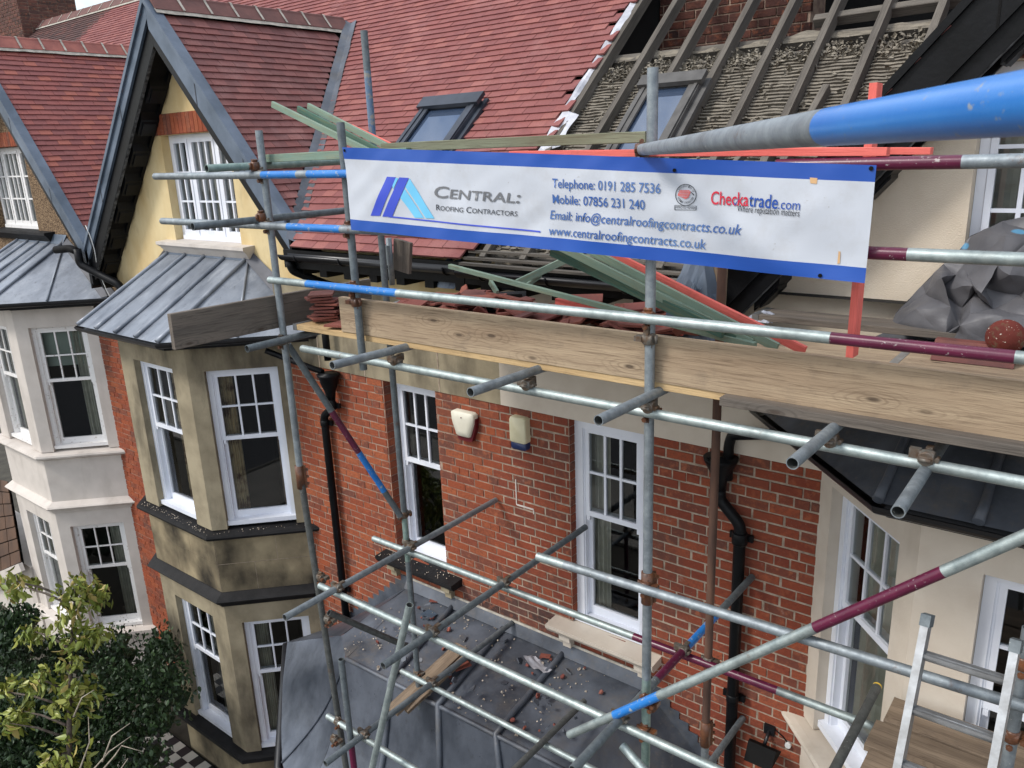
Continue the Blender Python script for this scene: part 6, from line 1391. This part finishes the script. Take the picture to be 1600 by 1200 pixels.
b = MB().use('terracotta_moss'); b.lathe(fc-Vector((0, 0, fr_*1.55)), (0, 0, 1), [(0, fr_*.62), (.02, fr_*.7), (.035, fr_*.55), (fr_*.5, fr_*.42)]+[(fr_*1.55-fr_*math.cos(math.radians(a)), fr_*math.sin(math.radians(a))) for a in range(28, 181, 12)], 26); b.build('ball', fin)
b = MB().use('terracotta'); rb = onZ(1440, 572, -1.07); rb2 = fc-Vector((0, 0, fr_*1.5)); pr = [(-.10, -.05), (-.03, .04), (.03, .04), (.10, -.05), (.085, -.055), (.02, .02), (-.02, .02), (-.085, -.055)]; kk = len(pr); vs = [Vector((rb.x, rb2.y+a, -1.03+q)) for a, q in pr]+[Vector((rb2.x+.06, rb2.y+a, -1.03+q)) for a, q in pr]; b.poly(vs, [(j, (j+1) % kk, kk+(j+1) % kk, kk+j) for j in range(kk)]+[tuple(range(kk))[::-1], tuple(range(kk, 2*kk))]); b.build('ridge_tile', fin)

# ================================================================== garden
def leaf_cloud(mb, centres, n_, size, droop=.5, seed=1, width=.21, clump=0):
    rng = random.Random(seed); k_ = 0
    while k_ < n_:
        c, r = rng.choice(centres)
        while True:
            q = Vector((rng.uniform(-1, 1), rng.uniform(-1, 1), rng.uniform(-1, 1)))
            if q.length < 1: break
        p0 = Vector(c)+Vector((q.x*r[0], q.y*r[1], q.z*r[2])); base_d = Vector((rng.uniform(-1, 1), rng.uniform(-1, 1), rng.uniform(-.6, .6)-droop*.6)); tone = rng.random()
        for _ in range(rng.randint(3, 6) if clump else 1):
            k_ += 1; p = p0+Vector((rng.uniform(-1, 1), rng.uniform(-1, 1), rng.uniform(-1, 1)))*(size*.5 if clump else 0); s = size*rng.uniform(.45, 1.3)
            d = (base_d+Vector((rng.uniform(-1, 1), rng.uniform(-1, 1), rng.uniform(-1, 1)-droop*.4))*.8).normalized(); u = d.cross(Vector((rng.uniform(-1, 1), rng.uniform(-1, 1), rng.uniform(-.2, 1)))).normalized(); nn = d.cross(u)
            curl = rng.uniform(-.25, .12); wd = width*rng.uniform(.75, 1.25); cup = rng.uniform(.03, .13)
            a_, b_, tip = p+d*s*.3+nn*s*curl*.2, p+d*s*.65+nn*s*curl*.55, p+d*s+nn*s*curl*1.3
            mb.poly([p, a_+u*s*wd+nn*s*cup, b_+u*s*wd*.8+nn*s*cup, tip, b_-u*s*wd*.8+nn*s*cup, a_-u*s*wd+nn*s*cup, a_, b_], [(0, 1, 6), (1, 2, 7, 6), (2, 3, 7), (3, 4, 7), (4, 5, 6, 7), (5, 0, 6)], True, (tone*.7+rng.random()*.3)*.98+.01)
tree = thing('cherry_tree', 'small tree with yellow green leaves in front of the white bay', 'tree', (-8.3, -2.9, -7.65))
tb = atdepth(100, 1190, 8.2); tt_ = atdepth(118, 905, 8.2)
b = MB().use('bark'); trunk = [Vector((tb.x+.1, tb.y, -7.65)), tb+Vector((.03, 0, -.2)), tb.lerp(tt_, .35)+Vector((.03, 0, 0)), tb.lerp(tt_, .7), tt_]; b.tube(trunk, [.045, .032, .022, .012, .004], 10); b.build('trunk', tree)
cents = [((tb.lerp(tt_, t)), (.07+.16*(1-t)**.7, .22, .16)) for t in (.12, .25, .38, .5, .62, .75, .88, .97)]
for k, (x, y) in enumerate(((30, 1110), (15, 1130), (60, 1060), (50, 985), (135, 1080), (30, 915), (12, 905), (5, 1080), (145, 985), (150, 930), (90, 1190), (115, 1190))):
    e = atdepth(x, y, 8.2+random.uniform(-.35, .35)); st_ = tb.lerp(tt_, max(.05, min(.9, (1190-y-20)/300))); b = MB().use('bark'); b.tube([st_, st_.lerp(e, .5)+Vector((0, 0, .03)), e], [.016, .011, .004], 7); b.build('branch', tree); cents.append((e, (.12, .16, .10)))
b = MB().use('leaf_tree'); leaf_cloud(b, cents, 1700, .105, 1.1, 3, .19, 1); b.build('crown', tree)
shr = thing('ivy_hedge', 'dark green hedge and ivy hanging between the two bays', 'hedge', (-9.9, -1.0, -7.65))
sc_c = []
for k in range(330):
    x, y = random.uniform(-25, 288), random.uniform(980, 1220)
    if x > 245 and y > 1125: continue
    lim = 1000 if x < 175 else 988
    if y < lim-5: continue
    dep = 9.4+(.9 if y < 1040 else 0)-max(0, (y-1060))*.006; sc_c.append((atdepth(x, y, dep+random.uniform(-.2, .35)), (.22, .22, .17)))
for k in range(30): sc_c.append((atdepth(random.uniform(-15, 45), random.uniform(950, 1020), 9.6), (.15, .2, .12)))
b = MB().use('leaf_hedge'); leaf_cloud(b, sc_c, 17000, .066, 1.4, 5, .26); b.build('foliage', shr)
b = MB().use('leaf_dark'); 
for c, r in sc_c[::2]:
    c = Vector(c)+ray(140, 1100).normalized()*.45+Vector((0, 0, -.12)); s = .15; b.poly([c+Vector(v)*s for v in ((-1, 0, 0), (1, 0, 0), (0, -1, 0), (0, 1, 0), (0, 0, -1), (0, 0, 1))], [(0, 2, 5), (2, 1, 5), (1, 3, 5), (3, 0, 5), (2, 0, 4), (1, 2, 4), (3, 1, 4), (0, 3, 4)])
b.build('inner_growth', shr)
tw = thing('bare_shrub', 'bare pale twigs of a shrub at the bottom edge', 'shrub', onZ(150, 1230, -7.65))
for k, pts in enumerate((((135, 1215), (170, 1175), (205, 1150)), ((150, 1215), (180, 1180), (190, 1165), (225, 1175)), ((120, 1215), (140, 1160), (138, 1120)), ((180, 1215), (200, 1185)), ((115, 1120), (128, 1090), (147, 1078)), ((160, 1190), (175, 1150), (203, 1130)))):
    b = MB().use('twig'); q = [atdepth(x, y, 8.0) for x, y in pts]; b.tube(q, [.010-.007*i/(len(q)-1) for i in range(len(q))], 6); b.build('twig', tw)
# neighbouring porch with brown tiles and pale fascia at the left edge
por = thing('side_porch', 'brown tiled porch with white fascia at the left edge below the white bay', 'porch', onY(0, 900, -.9)+Vector((-1.3, 0, -2.0)))
P0 = [onY(-60, 735, -.6), onY(12, 752, -.6), onY(34, 878, -.9), onY(-60, 920, -.9)]
nx_, ny_ = 7, 7
q = MB().use('black_matt'); q.face([p+Vector((0, .03, -.03)) for p in P0]); q.build('deck', por)
for i in range(nx_):
    for j in range(ny_):
        f = lambda s, t: P0[0].lerp(P0[1], s).lerp(P0[3].lerp(P0[2], s), t)
        q = MB().use('brown_tile'); e = .03; a, b_, c, d = f((i+e)/nx_, (j+e)/ny_), f((i+1-e)/nx_, (j+e)/ny_), f((i+1-e)/nx_, (j+1-e)/ny_), f((i+e)/nx_, (j+1-e)/ny_); nn = Vector((.1, -.4, .3)).normalized()*.02; q.poly([a, b_, c, d, a+nn*.3, b_+nn*.3, c+nn, d+nn], [(4, 5, 6, 7), (0, 1, 5, 4), (1, 2, 6, 5), (2, 3, 7, 6), (3, 0, 4, 7)]); q.build('tile', por)
q = MB().use('stone_white'); q.beam(P0[3]+Vector((0, -.03, -.06)), P0[2]+Vector((0.05, -.03, -.06)), .06, .14); q.build('fascia', por)
q = MB().use('stone_white'); q.box((P0[3].x, P0[2].y+.1, -7.65), (P0[2].x, 0, P0[2].z-.15)); q.build('wall', por)
